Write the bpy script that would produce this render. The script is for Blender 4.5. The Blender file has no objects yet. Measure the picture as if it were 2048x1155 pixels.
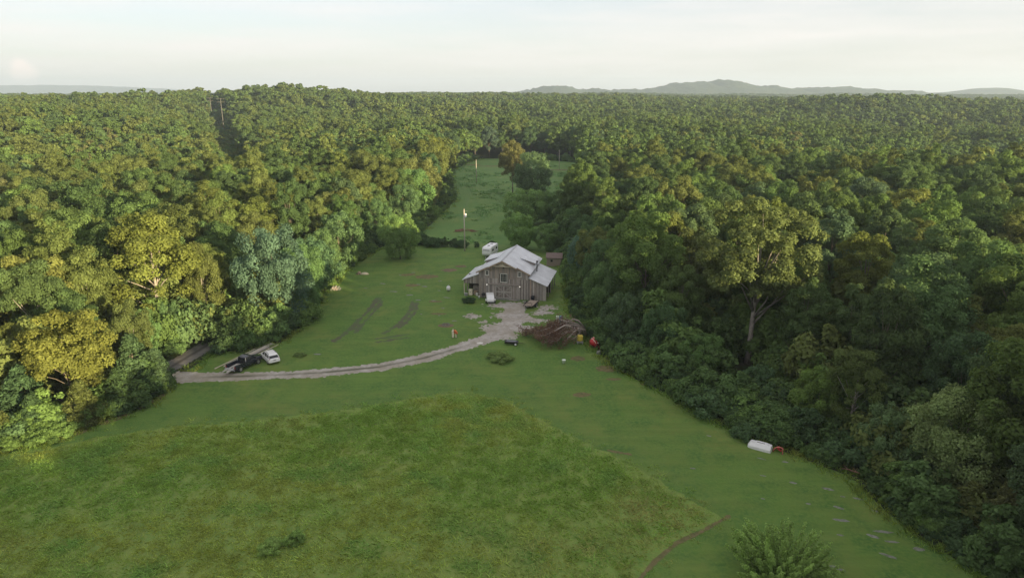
import bpy, math, random
import numpy as np
from mathutils import Vector, Matrix
from mathutils.geometry import tessellate_polygon

scene = bpy.context.scene
COL = scene.collection
R = math.radians

# ------------------------------------------------------------------ camera, sky, sun, exposure
cam_d = bpy.data.cameras.new('camera')
cam = bpy.data.objects.new('camera', cam_d)
COL.objects.link(cam)
cam.location = (0, 0, 40)
cam.rotation_euler = (R(90 - 15.93), 0, 0)
cam_d.sensor_width = 36.0
cam_d.lens = 23.99
cam_d.clip_start = 0.5
cam_d.clip_end = 60000
scene.camera = cam

SUN_EL, SUN_ROT = 9.3, 133.0          # degrees; rotation clockwise from +Y
SUN_VEC = Vector((math.sin(R(SUN_ROT)) * math.cos(R(SUN_EL)), math.cos(R(SUN_ROT)) * math.cos(R(SUN_EL)), math.sin(R(SUN_EL))))

world = bpy.data.worlds.new('World')
scene.world = world
world.use_nodes = True
wn, wl = world.node_tree.nodes, world.node_tree.links
wn.clear()
w_out = wn.new('ShaderNodeOutputWorld')
w_bg = wn.new('ShaderNodeBackground')
w_sky = wn.new('ShaderNodeTexSky')
w_sky.sky_type = 'NISHITA'
w_sky.sun_disc = False
w_sky.sun_elevation = R(SUN_EL)
w_sky.sun_rotation = R(SUN_ROT)
w_sky.altitude = 200
w_sky.air_density = 1.0
w_sky.dust_density = 1.5
w_sky.ozone_density = 2.6
w_bg.inputs['Strength'].default_value = 0.075
# thin streaky cloud veil mixed over the clear sky
w_tc = wn.new('ShaderNodeTexCoord')
w_map = wn.new('ShaderNodeMapping')
w_map.inputs['Scale'].default_value = (1.6, 1.0, 17.0)
w_noise = wn.new('ShaderNodeTexNoise')
w_noise.inputs['Scale'].default_value = 2.3
w_noise.inputs['Detail'].default_value = 6
w_noise.inputs['Roughness'].default_value = 0.55
w_ramp = wn.new('ShaderNodeMapRange')
w_ramp.inputs['From Min'].default_value = 0.36
w_ramp.inputs['From Max'].default_value = 0.72
w_ramp.inputs['To Min'].default_value = 0.54
w_ramp.inputs['To Max'].default_value = 0.84
w_mix = wn.new('ShaderNodeMix')
w_mix.data_type = 'RGBA'
w_mix.inputs[7].default_value = (4.72, 4.30, 4.12, 1)
wl.new(w_tc.outputs['Generated'], w_map.inputs['Vector'])
wl.new(w_map.outputs['Vector'], w_noise.inputs['Vector'])
wl.new(w_noise.outputs['Fac'], w_ramp.inputs['Value'])
wl.new(w_ramp.outputs['Result'], w_mix.inputs[0])
wl.new(w_sky.outputs['Color'], w_mix.inputs[6])
# one small far cumulus low in the sky
w_dot = wn.new('ShaderNodeVectorMath'); w_dot.operation = 'DISTANCE'
w_dir = Vector((-0.5644, 0.8252, 0.0238))
w_dot.inputs[1].default_value = w_dir
w_n2 = wn.new('ShaderNodeTexNoise')
w_n2.inputs['Scale'].default_value = 60
w_n2.inputs['Detail'].default_value = 5
w_add = wn.new('ShaderNodeMath'); w_add.operation = 'MULTIPLY_ADD'
w_add.inputs[1].default_value = 0.022
w_cl = wn.new('ShaderNodeMapRange')
w_cl.inputs['From Min'].default_value = 0.027
w_cl.inputs['From Max'].default_value = 0.019
w_cl.inputs['To Min'].default_value = 0.0
w_cl.inputs['To Max'].default_value = 0.55
w_mix2 = wn.new('ShaderNodeMix'); w_mix2.data_type = 'RGBA'
w_mix2.inputs[7].default_value = (6.6, 5.2, 4.6, 1)
wl.new(w_tc.outputs['Generated'], w_dot.inputs[0])
wl.new(w_tc.outputs['Generated'], w_n2.inputs['Vector'])
wl.new(w_n2.outputs['Fac'], w_add.inputs[0])
wl.new(w_dot.outputs['Value'], w_add.inputs[2])
wl.new(w_add.outputs[0], w_cl.inputs['Value'])
wl.new(w_cl.outputs['Result'], w_mix2.inputs[0])
wl.new(w_mix.outputs[2], w_mix2.inputs[6])
wl.new(w_mix2.outputs[2], w_bg.inputs['Color'])
wl.new(w_bg.outputs['Background'], w_out.inputs['Surface'])

sun_d = bpy.data.lights.new('sun', 'SUN')
sun_d.energy = 5.0
sun_d.angle = R(0.5)
sun_d.color = (1.0, 0.79, 0.46)
sun = bpy.data.objects.new('sun', sun_d)
COL.objects.link(sun)
sun.rotation_euler = (-SUN_VEC).to_track_quat('-Z', 'Y').to_euler()
sun.location = (60, -40, 80)

scene.view_settings.view_transform = 'Standard'
scene.view_settings.look = 'None'
scene.view_settings.exposure = 1.68
scene.view_settings.gamma = 1.0
scene.view_settings.use_curve_mapping = False
scene.cycles.max_bounces = 6
scene.cycles.diffuse_bounces = 3
scene.cycles.glossy_bounces = 2
scene.cycles.transmission_bounces = 3
scene.cycles.volume_bounces = 0
scene.cycles.transparent_max_bounces = 6

# ------------------------------------------------------------------ helpers
def tag(o, label=None, cat=None, group=None, kind=None):
    if label: o['label'] = label
    if cat: o['category'] = cat
    if group: o['group'] = group
    if kind: o['kind'] = kind
    return o

def thing(name, label, cat, loc=(0, 0, 0), rotz=0.0, group=None):
    o = bpy.data.objects.new(name, None)
    o.empty_display_size = 0.3
    COL.objects.link(o)
    o.location = loc
    o.rotation_euler = (0, 0, rotz)
    return tag(o, label, cat, group)

def link(name, me, parent=None, mat=None):
    o = bpy.data.objects.new(name, me)
    COL.objects.link(o)
    if parent: o.parent = parent
    if mat and not me.materials: me.materials.append(mat)
    return o

class MB:
    """collects boxes, tubes and lathes; build() links them as one mesh object"""
    def __init__(s): s.v, s.f = [], []
    def add(s, vs, fs):
        n = len(s.v); s.v += [tuple(v) for v in vs]; s.f += [tuple(i + n for i in f) for f in fs]; return s
    def hull(s, bot, top):
        n = len(bot)
        fs = [tuple(range(n - 1, -1, -1)), tuple(range(n, 2 * n))]
        fs += [(i, (i + 1) % n, n + (i + 1) % n, n + i) for i in range(n)]
        return s.add(list(bot) + list(top), fs)
    def box(s, c, d, rz=0.0, rx=0.0, ry=0.0, bev=0.0):
        m = Matrix.Translation(c) @ Matrix.Rotation(rz, 4, 'Z') @ Matrix.Rotation(ry, 4, 'Y') @ Matrix.Rotation(rx, 4, 'X')
        x, y, z = d[0] / 2, d[1] / 2, d[2] / 2
        if bev <= 0:
            q = [(-x, -y), (x, -y), (x, y), (-x, y)]
            return s.hull([m @ Vector((a, b, -z)) for a, b in q], [m @ Vector((a, b, z)) for a, b in q])
        b = bev
        def ring(x, y, zz): return [m @ Vector(p) for p in [(-x + b, -y, zz), (x - b, -y, zz), (x, -y + b, zz), (x, y - b, zz), (x - b, y, zz), (-x + b, y, zz), (-x, y - b, zz), (-x, -y + b, zz)]]
        rs = [ring(x - b, y - b, -z), ring(x, y, -z + b), ring(x, y, z - b), ring(x - b, y - b, z)]
        return s.loft(rs)
    def loft(s, rings, cap=True):
        n = len(rings[0]); vs = [v for r in rings for v in r]; fs = []
        for k in range(len(rings) - 1):
            for i in range(n):
                fs.append((k * n + i, k * n + (i + 1) % n, (k + 1) * n + (i + 1) % n, (k + 1) * n + i))
        if cap: fs += [tuple(range(n - 1, -1, -1)), tuple(range((len(rings) - 1) * n, len(rings) * n))]
        return s.add(vs, fs)
    def tube(s, pts, rad, n=6, cap=True):
        pts = [Vector(p) for p in pts]
        if not isinstance(rad, (list, tuple)): rad = [rad] * len(pts)
        rings, up = [], None
        for i, p in enumerate(pts):
            d = (pts[min(i + 1, len(pts) - 1)] - pts[max(i - 1, 0)]).normalized()
            if up is None: up = d.orthogonal().normalized()
            a = (up - d * up.dot(d)).normalized(); up = a; b = d.cross(a)
            rings.append([p + (a * math.cos(t) + b * math.sin(t)) * rad[i] for t in [2 * math.pi * k / n for k in range(n)]])
        return s.loft(rings, cap)
    def lathe(s, prof, n=12, m=None):
        m = m or Matrix()
        rings = [[m @ Vector((r * math.cos(2 * math.pi * k / n), r * math.sin(2 * math.pi * k / n), z)) for k in range(n)] for r, z in prof]
        return s.loft(rings)
    def build(s, name, mat, parent=None, smooth=False):
        me = bpy.data.meshes.new(name)
        me.from_pydata([tuple(v) for v in s.v], [], s.f)
        me.update()
        if smooth: me.shade_smooth()
        me.materials.append(mat)
        return link(name, me, parent)

_lat = np.random.RandomState(7).rand(256, 256)
def vnoise(x, y, s, seed=0):
    x = np.asarray(x, float) / s + seed * 17.31; y = np.asarray(y, float) / s + seed * 9.77
    xi, yi = np.floor(x).astype(int), np.floor(y).astype(int)
    fx, fy = x - xi, y - yi
    fx = fx * fx * (3 - 2 * fx); fy = fy * fy * (3 - 2 * fy)
    g = lambda a, b: _lat[a & 255, b & 255]
    return (g(xi, yi) * (1 - fx) + g(xi + 1, yi) * fx) * (1 - fy) + (g(xi, yi + 1) * (1 - fx) + g(xi + 1, yi + 1) * fx) * fy
def fbm(x, y, s, seed=0, o=4):
    t = 0; a = 1; n = 0
    for k in range(o):
        t = t + a * vnoise(x, y, s / 2 ** k, seed + k); n += a; a *= 0.5
    return t / n
def sstep(a, b, x):
    t = np.clip((np.asarray(x, float) - a) / (b - a), 0, 1); return t * t * (3 - 2 * t)
def in_poly(x, y, poly):
    x = np.asarray(x, float); y = np.asarray(y, float); r = np.zeros(x.shape, bool)
    n = len(poly)
    for i in range(n):
        x1, y1 = poly[i]; x2, y2 = poly[(i + 1) % n]
        if y1 == y2: continue
        c = ((y1 > y) != (y2 > y)) & (x < (x2 - x1) * (y - y1) / (y2 - y1) + x1)
        r ^= c
    return r
def seg_dist(x, y, pts):
    """distance to a polyline, and signed side offset"""
    x = np.asarray(x, float); y = np.asarray(y, float)
    best = np.full(x.shape, 1e9); side = np.zeros(x.shape); par = np.zeros(x.shape); acc = 0
    for (x1, y1), (x2, y2) in zip(pts[:-1], pts[1:]):
        dx, dy = x2 - x1, y2 - y1; L = math.hypot(dx, dy)
        t = np.clip(((x - x1) * dx + (y - y1) * dy) / (L * L), 0, 1)
        d = np.hypot(x - x1 - t * dx, y - y1 - t * dy)
        sg = np.sign((x - x1) * dy - (y - y1) * dx)
        m = d < best
        best = np.where(m, d, best); side = np.where(m, d * sg, side); par = np.where(m, acc + t * L, par)
        acc += L
    return best, side, par

# ------------------------------------------------------------------ materials
def new_mat(name):
    m = bpy.data.materials.new(name); m.use_nodes = True
    nt = m.node_tree; nt.nodes.clear()
    return m, nt.nodes, nt.links
def plain(name, col, rough=0.7, var=0.12, scale=3.0, metal=0.0, bump=0.0, spec=0.35, stretch=None, use_obj=False, emis=0.0):
    """principled with procedural colour variation"""
    m, n, l = new_mat(name)
    o = n.new('ShaderNodeOutputMaterial'); p = n.new('ShaderNodeBsdfPrincipled')
    p.inputs['Roughness'].default_value = rough; p.inputs['Metallic'].default_value = metal
    p.inputs['Specular IOR Level'].default_value = spec
    tc = n.new('ShaderNodeTexCoord'); nz = n.new('ShaderNodeTexNoise')
    nz.inputs['Scale'].default_value = scale; nz.inputs['Detail'].default_value = 5
    src = tc.outputs['Object']
    if stretch:
        mp = n.new('ShaderNodeMapping'); mp.inputs['Scale'].default_value = stretch
        l.new(src, mp.inputs['Vector']); src = mp.outputs['Vector']
    l.new(src, nz.inputs['Vector'])
    mr = n.new('ShaderNodeMapRange')
    mr.inputs['From Min'].default_value = 0.3; mr.inputs['From Max'].default_value = 0.7
    mr.inputs['To Min'].default_value = 1 - var; mr.inputs['To Max'].default_value = 1 + var
    l.new(nz.outputs['Fac'], mr.inputs['Value'])
    vm = n.new('ShaderNodeVectorMath'); vm.operation = 'SCALE'
    vm.inputs[0].default_value = col[:3]
    if use_obj:
        oi = n.new('ShaderNodeObjectInfo'); l.new(oi.outputs['Color'], vm.inputs[0])
    l.new(mr.outputs['Result'], vm.inputs['Scale'])
    l.new(vm.outputs[0], p.inputs['Base Color'])
    if bump:
        b = n.new('ShaderNodeBump'); b.inputs['Strength'].default_value = bump; b.inputs['Distance'].default_value = 0.05
        l.new(nz.outputs['Fac'], b.inputs['Height']); l.new(b.outputs['Normal'], p.inputs['Normal'])
    if emis:
        p.inputs['Emission Color'].default_value = (1, 0.93, 0.8, 1); p.inputs['Emission Strength'].default_value = emis
    l.new(p.outputs[0], o.inputs['Surface'])
    return m
def foliage(name, source, trans=0.40):
    m, n, l = new_mat(name)
    o = n.new('ShaderNodeOutputMaterial')
    if source == 'object':
        c = n.new('ShaderNodeObjectInfo').outputs['Color']
    elif source == 'instance':
        a = n.new('ShaderNodeAttribute'); a.attribute_type = 'INSTANCER'; a.attribute_name = 'tint'; c = a.outputs['Color']
    else:
        a = n.new('ShaderNodeAttribute'); a.attribute_name = 'tint'; c = a.outputs['Color']
    lv = n.new('ShaderNodeAttribute'); lv.attribute_name = 'lv'
    vm = n.new('ShaderNodeVectorMath'); vm.operation = 'SCALE'
    l.new(c, vm.inputs[0]); l.new(lv.outputs['Fac'], vm.inputs['Scale'])
    d = n.new('ShaderNodeBsdfDiffuse'); t = n.new('ShaderNodeBsdfTranslucent')
    hs = n.new('ShaderNodeHueSaturation'); hs.inputs['Hue'].default_value = 0.485; hs.inputs['Saturation'].default_value = 1.1; hs.inputs['Value'].default_value = 1.25
    l.new(vm.outputs[0], d.inputs['Color']); l.new(vm.outputs[0], hs.inputs['Color']); l.new(hs.outputs[0], t.inputs['Color'])
    mx = n.new('ShaderNodeMixShader'); mx.inputs[0].default_value = trans
    l.new(d.outputs[0], mx.inputs[1]); l.new(t.outputs[0], mx.inputs[2])
    l.new(mx.outputs[0], o.inputs['Surface'])
    return m
def ground_mat(name, cols, scales, bump=0.4, bump_scale=6.0, bump_dist=0.06, stripe=None, attr=None, streak=None):
    """several noise octaves blending a list of colours, world position based"""
    m, n, l = new_mat(name)
    o = n.new('ShaderNodeOutputMaterial'); p = n.new('ShaderNodeBsdfPrincipled')
    p.inputs['Roughness'].default_value = 0.9; p.inputs['Specular IOR Level'].default_value = 0.12
    g = n.new('ShaderNodeNewGeometry')
    cur = None
    for i, (c, s) in enumerate(zip(cols, scales)):
        if cur is None:
            rgb = n.new('ShaderNodeRGB'); rgb.outputs[0].default_value = (*c, 1); cur = rgb.outputs[0]; continue
        nz = n.new('ShaderNodeTexNoise'); nz.inputs['Scale'].default_value = s; nz.inputs['Detail'].default_value = 5; nz.inputs['Roughness'].default_value = 0.62
        of = n.new('ShaderNodeVectorMath'); of.operation = 'ADD'; of.inputs[1].default_value = (13.7 * i, 31.1 * i, 5.3 * i)
        l.new(g.outputs['Position'], of.inputs[0]); l.new(of.outputs[0], nz.inputs['Vector'])
        mr = n.new('ShaderNodeMapRange'); mr.inputs['From Min'].default_value = 0.42; mr.inputs['From Max'].default_value = 0.66
        l.new(nz.outputs['Fac'], mr.inputs['Value'])
        mx = n.new('ShaderNodeMix'); mx.data_type = 'RGBA'; mx.inputs[7].default_value = (*c, 1)
        l.new(mr.outputs['Result'], mx.inputs[0]); l.new(cur, mx.inputs[6]); cur = mx.outputs[2]
    if streak:   # fine streaks left by the mower deck
        nz = n.new('ShaderNodeTexNoise'); nz.inputs['Scale'].default_value = 1.0; nz.inputs['Detail'].default_value = 5; nz.inputs['Roughness'].default_value = 0.65
        mp = n.new('ShaderNodeMapping'); mp.inputs['Rotation'].default_value = (0, 0, R(streak[0])); mp.inputs['Scale'].default_value = (0.07, 1.1, 1)
        l.new(g.outputs['Position'], mp.inputs['Vector']); l.new(mp.outputs['Vector'], nz.inputs['Vector'])
        mr = n.new('ShaderNodeMapRange'); mr.inputs['From Min'].default_value = 0.3; mr.inputs['From Max'].default_value = 0.7
        mr.inputs['To Min'].default_value = 1 - streak[1]; mr.inputs['To Max'].default_value = 1 + streak[1]
        l.new(nz.outputs['Fac'], mr.inputs['Value'])
        sc = n.new('ShaderNodeVectorMath'); sc.operation = 'SCALE'
        l.new(cur, sc.inputs[0]); l.new(mr.outputs['Result'], sc.inputs['Scale']); cur = sc.outputs[0]
    if stripe:   # mower passes: soft alternating bands
        wv = n.new('ShaderNodeTexWave'); wv.inputs['Scale'].default_value = stripe[0]; wv.inputs['Distortion'].default_value = 1.6; wv.inputs['Detail'].default_value = 1.5
        wv.inputs['Detail Scale'].default_value = 0.4
        mp = n.new('ShaderNodeMapping'); mp.inputs['Rotation'].default_value = (0, 0, R(stripe[1]))
        l.new(g.outputs['Position'], mp.inputs['Vector']); l.new(mp.outputs['Vector'], wv.inputs['Vector'])
        mr = n.new('ShaderNodeMapRange'); mr.inputs['To Min'].default_value = 0.96; mr.inputs['To Max'].default_value = 1.04
        l.new(wv.outputs['Fac'], mr.inputs['Value'])
        sc = n.new('ShaderNodeVectorMath'); sc.operation = 'SCALE'
        l.new(cur, sc.inputs[0]); l.new(mr.outputs['Result'], sc.inputs['Scale']); cur = sc.outputs[0]
    if attr:     # a second colour where the mesh attribute says so (e.g. the grassy crown of a track)
        a = n.new('ShaderNodeAttribute'); a.attribute_name = attr[0]
        mx = n.new('ShaderNodeMix'); mx.data_type = 'RGBA'; mx.inputs[7].default_value = (*attr[1], 1)
        l.new(a.outputs['Fac'], mx.inputs[0]); l.new(cur, mx.inputs[6]); cur = mx.outputs[2]
    l.new(cur, p.inputs['Base Color'])
    nb = n.new('ShaderNodeTexNoise'); nb.inputs['Scale'].default_value = bump_scale; nb.inputs['Detail'].default_value = 4
    l.new(g.outputs['Position'], nb.inputs['Vector'])
    b = n.new('ShaderNodeBump'); b.inputs['Strength'].default_value = bump; b.inputs['Distance'].default_value = bump_dist
    l.new(nb.outputs['Fac'], b.inputs['Height']); l.new(b.outputs['Normal'], p.inputs['Normal'])
    l.new(p.outputs[0], o.inputs['Surface'])
    return m

M = {}
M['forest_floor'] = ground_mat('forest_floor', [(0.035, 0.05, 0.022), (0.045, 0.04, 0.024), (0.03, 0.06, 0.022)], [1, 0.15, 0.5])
M['lawn'] = ground_mat('lawn', [(0.088, 0.174, 0.038), (0.112, 0.198, 0.041), (0.152, 0.194, 0.050), (0.064, 0.140, 0.033), (0.124, 0.200, 0.045)], [1, 0.05, 0.14, 0.35, 2.5], bump=0.7, bump_scale=5.0, bump_dist=0.08, streak=(38, 0.09))
M['meadow'] = ground_mat('meadow', [(0.158, 0.250, 0.054), (0.20, 0.255, 0.064), (0.115, 0.205, 0.046), (0.185, 0.235, 0.062)], [1, 0.1, 0.6, 2.2], bump=0.8, bump_scale=3)
M['pasture'] = ground_mat('pasture', [(0.118, 0.218, 0.06), (0.09, 0.175, 0.052), (0.16, 0.228, 0.066), (0.10, 0.195, 0.056)], [1, 0.06, 0.1, 0.6], bump=0.7, bump_scale=2.0, bump_dist=0.2)
M['gravel'] = ground_mat('gravel', [(0.39, 0.365, 0.33), (0.26, 0.24, 0.21), (0.46, 0.435, 0.40), (0.29, 0.265, 0.21)], [1, 0.7, 2.2, 0.25], bump=0.6, bump_scale=12, attr=('mid', (0.10, 0.105, 0.065)))
M['asphalt'] = ground_mat('asphalt', [(0.15, 0.145, 0.145), (0.12, 0.115, 0.115), (0.20, 0.19, 0.175)], [1, 0.5, 1.2], bump=0.4, bump_scale=10, attr=('mid', (0.075, 0.07, 0.065)))
M['soil'] = ground_mat('soil', [(0.15, 0.11, 0.07), (0.10, 0.11, 0.05), (0.19, 0.145, 0.095)], [1, 0.8, 0.5], bump=0.6, bump_scale=8)
M['worn'] = ground_mat('worn', [(0.095, 0.115, 0.058), (0.105, 0.098, 0.065), (0.085, 0.135, 0.052)], [1, 0.9, 0.6], bump=0.6, bump_scale=8)
M['dry_grass'] = ground_mat('dry_grass', [(0.14, 0.125, 0.055), (0.09, 0.105, 0.04), (0.18, 0.145, 0.075)], [1, 0.8, 1.6], bump=0.6, bump_scale=8)
M['rock'] = ground_mat('rock', [(0.18, 0.195, 0.16), (0.12, 0.14, 0.09), (0.24, 0.245, 0.22)], [1, 1.2, 3.0], bump=0.8, bump_scale=5)
M['leaf_obj'] = foliage('leaf_obj', 'object')
M['leaf_inst'] = foliage('leaf_inst', 'instance')
M['leaf_mesh'] = foliage('leaf_mesh', 'mesh', 0.2)
M['bark'] = plain('bark', (0.15, 0.125, 0.10), 0.9, 0.3, 2.0, bump=0.5, stretch=(3, 3, 0.6))
M['pale_bark'] = plain('pale_bark', (0.30, 0.27, 0.235), 0.9, 0.25, 2.0, bump=0.4)
M['dead_wood'] = plain('dead_wood', (0.34, 0.29, 0.25), 0.9, 0.25, 2.5)
M['far_hill'] = ground_mat('far_hill', [(0.04, 0.066, 0.036), (0.026, 0.046, 0.028), (0.056, 0.074, 0.036)], [1, 0.006, 0.02], bump=1.0, bump_scale=0.05, bump_dist=10)

# ------------------------------------------------------------------ terrain
def terrain(x, y):
    x = np.asarray(x, float); y = np.asarray(y, float)
    yy = np.clip(y, 20, 430)
    d = np.hypot(x - 0.02 * yy, y - yy)                       # metres from the axis of the clearing
    az = x / np.maximum(np.abs(y), 60)
    reach = 430 + 520 * sstep(-0.42, -0.10, az)
    gain = 14 + 3.0 * sstep(-0.45, -0.25, -np.abs(az + 0.1))
    lft = sstep(-0.15, -0.4, az)
    h = gain * sstep(0.0, 1.0, (d - 62 - 45 * lft) / reach)
    away = sstep(70, 260, d)
    h = h + away * (fbm(x, y, 300, 3, 3) - 0.5) * 19
    h = h + sstep(450, 1100, d) * ((fbm(x, y, 800, 12, 3) - 0.5) * 34 - 3)
    # valley of the power line cut on the left, then the next ridge
    vd, _, vp = seg_dist(x, y, [(-88, 250), (-160, 400), (-250, 600), (-330, 780)])
    h = h - away * 10 * np.exp(-(vd / 46) ** 2)
    h = h + 6 * np.exp(-(((x + 250) / 90) ** 2 + ((y - 400) / 110) ** 2))
    h = h + 10 * np.exp(-(((x + 230) / 170) ** 2 + ((y - 830) / 110) ** 2))
    h = h + 12 * np.exp(-(((x - 450) / 170) ** 2 + ((y - 860) / 130) ** 2))
    h = h - 12 * np.exp(-(((x - 400) / 150) ** 2 + ((y - 600) / 80) ** 2)) - 8 * np.exp(-(((x - 230) / 120) ** 2 + ((y - 340) / 60) ** 2))
    return np.where(d < 62, 0.0, h)

def axis(near, step, far, grow):
    a = [0.0]
    while a[-1] < far:
        a.append(a[-1] + (step if a[-1] < near else max(step, (a[-1] - near) * grow + step)))
    return a
xp = axis(420, 9, 13000, 0.06)
XS = np.array([-v for v in xp[:0:-1]] + xp)
yp = axis(900, 9, 15000, 0.06)
YS = np.array([-v for v in axis(250, 12, 3000, 0.2)[:0:-1]] + yp)
def grid_mesh(name, xs, ys, zfun, mat, smooth=True):
    gx, gy = np.meshgrid(xs, ys)
    gz = zfun(gx, gy)
    nx, ny = len(xs), len(ys)
    v = np.stack([gx, gy, gz], -1).reshape(-1, 3)
    i = np.arange(nx * ny).reshape(ny, nx)
    f = np.stack([i[:-1, :-1], i[:-1, 1:], i[1:, 1:], i[1:, :-1]], -1).reshape(-1, 4)
    return raw_mesh(name, v, f, mat, smooth)
def raw_mesh(name, v, f, mat, smooth=False, attrs=None):
    """v (n,3), f (m,k) numpy"""
    me = bpy.data.meshes.new(name)
    k = f.shape[1]
    me.vertices.add(len(v)); me.vertices.foreach_set('co', np.asarray(v, np.float32).ravel())
    me.loops.add(f.size); me.loops.foreach_set('vertex_index', f.astype(np.int32).ravel())
    me.polygons.add(len(f)); me.polygons.foreach_set('loop_start', np.arange(0, f.size, k, dtype=np.int32))
    if attrs:
        for nm, (ty, data) in attrs.items():
            a = me.attributes.new(nm, ty, 'POINT')
            a.data.foreach_set('color' if ty == 'FLOAT_COLOR' else ('vector' if ty == 'FLOAT_VECTOR' else 'value'), np.asarray(data, np.float32).ravel())
    me.update(calc_edges=True)
    if smooth: me.shade_smooth()
    if mat: me.materials.append(mat)
    return me
g = link('ground', grid_mesh('ground', XS, YS, lambda x, y: terrain(x, y) - 0.03, M['forest_floor']))
tag(g, 'leaf littered woodland ground under the trees', 'ground', kind='structure')

# clearing outline (world metres), mown lawn, old pasture behind the hedge
EDGE_L = [(-86, 30), (-72, 58), (-60, 70), (-55.5, 73), (-52, 78), (-48.6, 83), (-48.6, 89), (-49.2, 93), (-47.5, 103), (-43.8, 103.5), (-38.8, 107), (-37, 119), (-39.3, 135), (-39.2, 160), (-36, 180)]
EDGE_R = [(11.5, 178), (12.2, 150), (11.3, 125), (13.5, 104), (16.5, 95), (21.5, 87), (24.4, 80.8), (28.8, 74.3), (33, 70.2), (36.6, 65.8), (37.2, 60), (37.6, 56), (40.5, 50), (46, 30), (50, 5)]
LAWN = EDGE_L + [(-25, 183), (-16.8, 181.5), (-3, 178.5)] + EDGE_R
PASTURE = [(-36, 180), (-27, 200), (-25, 232), (-22, 267), (-27, 310), (-32, 365), (-27, 420), (-20, 446), (10, 444), (40, 420), (36, 377), (28, 310), (25, 267), (14, 220), (11, 190), (11.5, 178), (-3, 178.5), (-16.8, 181.5), (-25, 183)]
ALL_OPEN = EDGE_L + PASTURE[1:15] + EDGE_R

def ragged(poly, step, amp, seed):
    out = []; rg = random.Random(seed)
    n = len(poly)
    for i in range(n):
        a, b = poly[i], poly[(i + 1) % n]; L = math.hypot(b[0] - a[0], b[1] - a[1]); k = max(1, int(L / step))
        for j in range(k):
            t = j / k
            out.append((a[0] + (b[0] - a[0]) * t + rg.uniform(-amp, amp), a[1] + (b[1] - a[1]) * t + rg.uniform(-amp, amp)))
    return out
def flat_poly(name, poly, z, mat):
    vs = [Vector((x, y, z)) for x, y in poly]
    tris = tessellate_polygon([vs])
    me = bpy.data.meshes.new(name)
    me.from_pydata([tuple(v) for v in vs], [], [tuple(t) for t in tris])
    me.update()
    # all faces look up
    up = [p for p in me.polygons if p.normal.z < 0]
    if len(up) > len(me.polygons) / 2: me.flip_normals()
    me.materials.append(mat)
    return link(name, me)
tag(flat_poly('lawn', ragged(LAWN, 1.2, 0.35, 1), 0.0, M['lawn']), 'mown green lawn round the barn and driveway', 'lawn', kind='structure')
tag(flat_poly('pasture', ragged(PASTURE, 2, 0.5, 2), -0.008, M['pasture']), 'rough green pasture running back behind the barn', 'pasture', kind='structure')

def sheet(name, x0, x1, y0, y1, cell, field, mat, z, label, cat, kind='structure', mid=None):
    xs = np.arange(x0, x1 + cell / 2, cell); ys = np.arange(y0, y1 + cell / 2, cell)
    cx, cy = np.meshgrid((xs[:-1] + xs[1:]) / 2, (ys[:-1] + ys[1:]) / 2)
    keep = field(cx, cy)
    nx = len(xs); j, i = np.nonzero(keep)
    a = j * nx + i
    f = np.stack([a, a + 1, a + nx + 1, a + nx], -1)
    used, inv = np.unique(f, return_inverse=True)
    vx = xs[used % nx]; vy = ys[used // nx]
    rs = np.random.RandomState(3)
    v = np.stack([vx + rs.uniform(-.3, .3, len(vx)) * cell, vy + rs.uniform(-.3, .3, len(vx)) * cell, np.full(len(vx), z)], -1)
    at = {'mid': ('FLOAT', mid(vx, vy))} if mid else None
    me = raw_mesh(name, v, inv.reshape(-1, 4), mat, False, at)
    return tag(link(name, me), label, cat, kind=kind)

DRIVE = [(-56, 92.0), (-50, 92.6), (-44.5, 92.9), (-38.6, 93.3), (-28.6, 94.5), (-20.2, 96.8), (-13.7, 100.6), (-8.5, 105.1), (-3.7, 109.8), (-0.8, 115), (0.6, 121), (0.5, 128)]
def drive_f(x, y):
    d, s, p = seg_dist(x, y, DRIVE)
    w = 1.5 + 0.9 * np.exp(-((p - 4) / 5.0) ** 2) + 0.55 * sstep(52, 66, p)
    return d + 0.8 * (fbm(x, y, 1.3, 5, 4) - 0.5) + 0.5 * (fbm(x, y, 5, 8, 2) - .5) + 0.55 * (vnoise(x, y, 0.35, 9) - 0.5) < w
def drive_mid(x, y):
    d, s, p = seg_dist(x, y, DRIVE)
    return np.clip(np.exp(-((s + 0.05) / 0.34) ** 2) * (fbm(x, y, 3.5, 11, 3) * 2.6 - 0.35), 0, 1) * sstep(56, 46, p) * sstep(8, 16, p) * 0.9
sheet('driveway', -56, 4, 88, 129, 0.2, drive_f, M['gravel'], 0.008, 'pale gravel driveway curving across the lawn to the barn', 'driveway', mid=drive_mid)
def apron_f(x, y):
    # broken gravel spread in front of the barn doors
    c = np.zeros_like(x)
    for (ax, ay, rx, ry, k) in [(0.2, 122.0, 4.2, 3.2, 1.0), (-0.5, 128.5, 6.2, 2.8, .9), (-3.2, 115.5, 3.6, 4.2, .78), (2.0, 114.5, 3.2, 3.4, .72), (5.6, 123.5, 3.0, 2.6, .74), (6.9, 127.0, 3.2, 2.2, .66), (-1.0, 110.8, 3.0, 3.0, .82), (-7.6, 121.5, 2.3, 2.2, .66), (3.6, 119.4, 4.4, 2.4, .80), (-5.0, 118.0, 2.6, 2.6, .62)]:
        c = np.maximum(c, k * np.exp(-(((x - ax) / rx) ** 2 + ((y - ay) / ry) ** 2)))
    n = 0.35 * fbm(x, y, 0.9, 21, 3) + 0.30 * fbm(x, y, 4.0, 23, 3) + 0.40 * vnoise(x, y, 0.4, 25)
    return c * 1.10 > n + 0.05
sheet('gravel_apron', -12, 12, 106, 131.2, 0.16, apron_f, M['gravel'], 0.004, 'broken patch of pale gravel spread before the barn doors', 'gravel')
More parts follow.
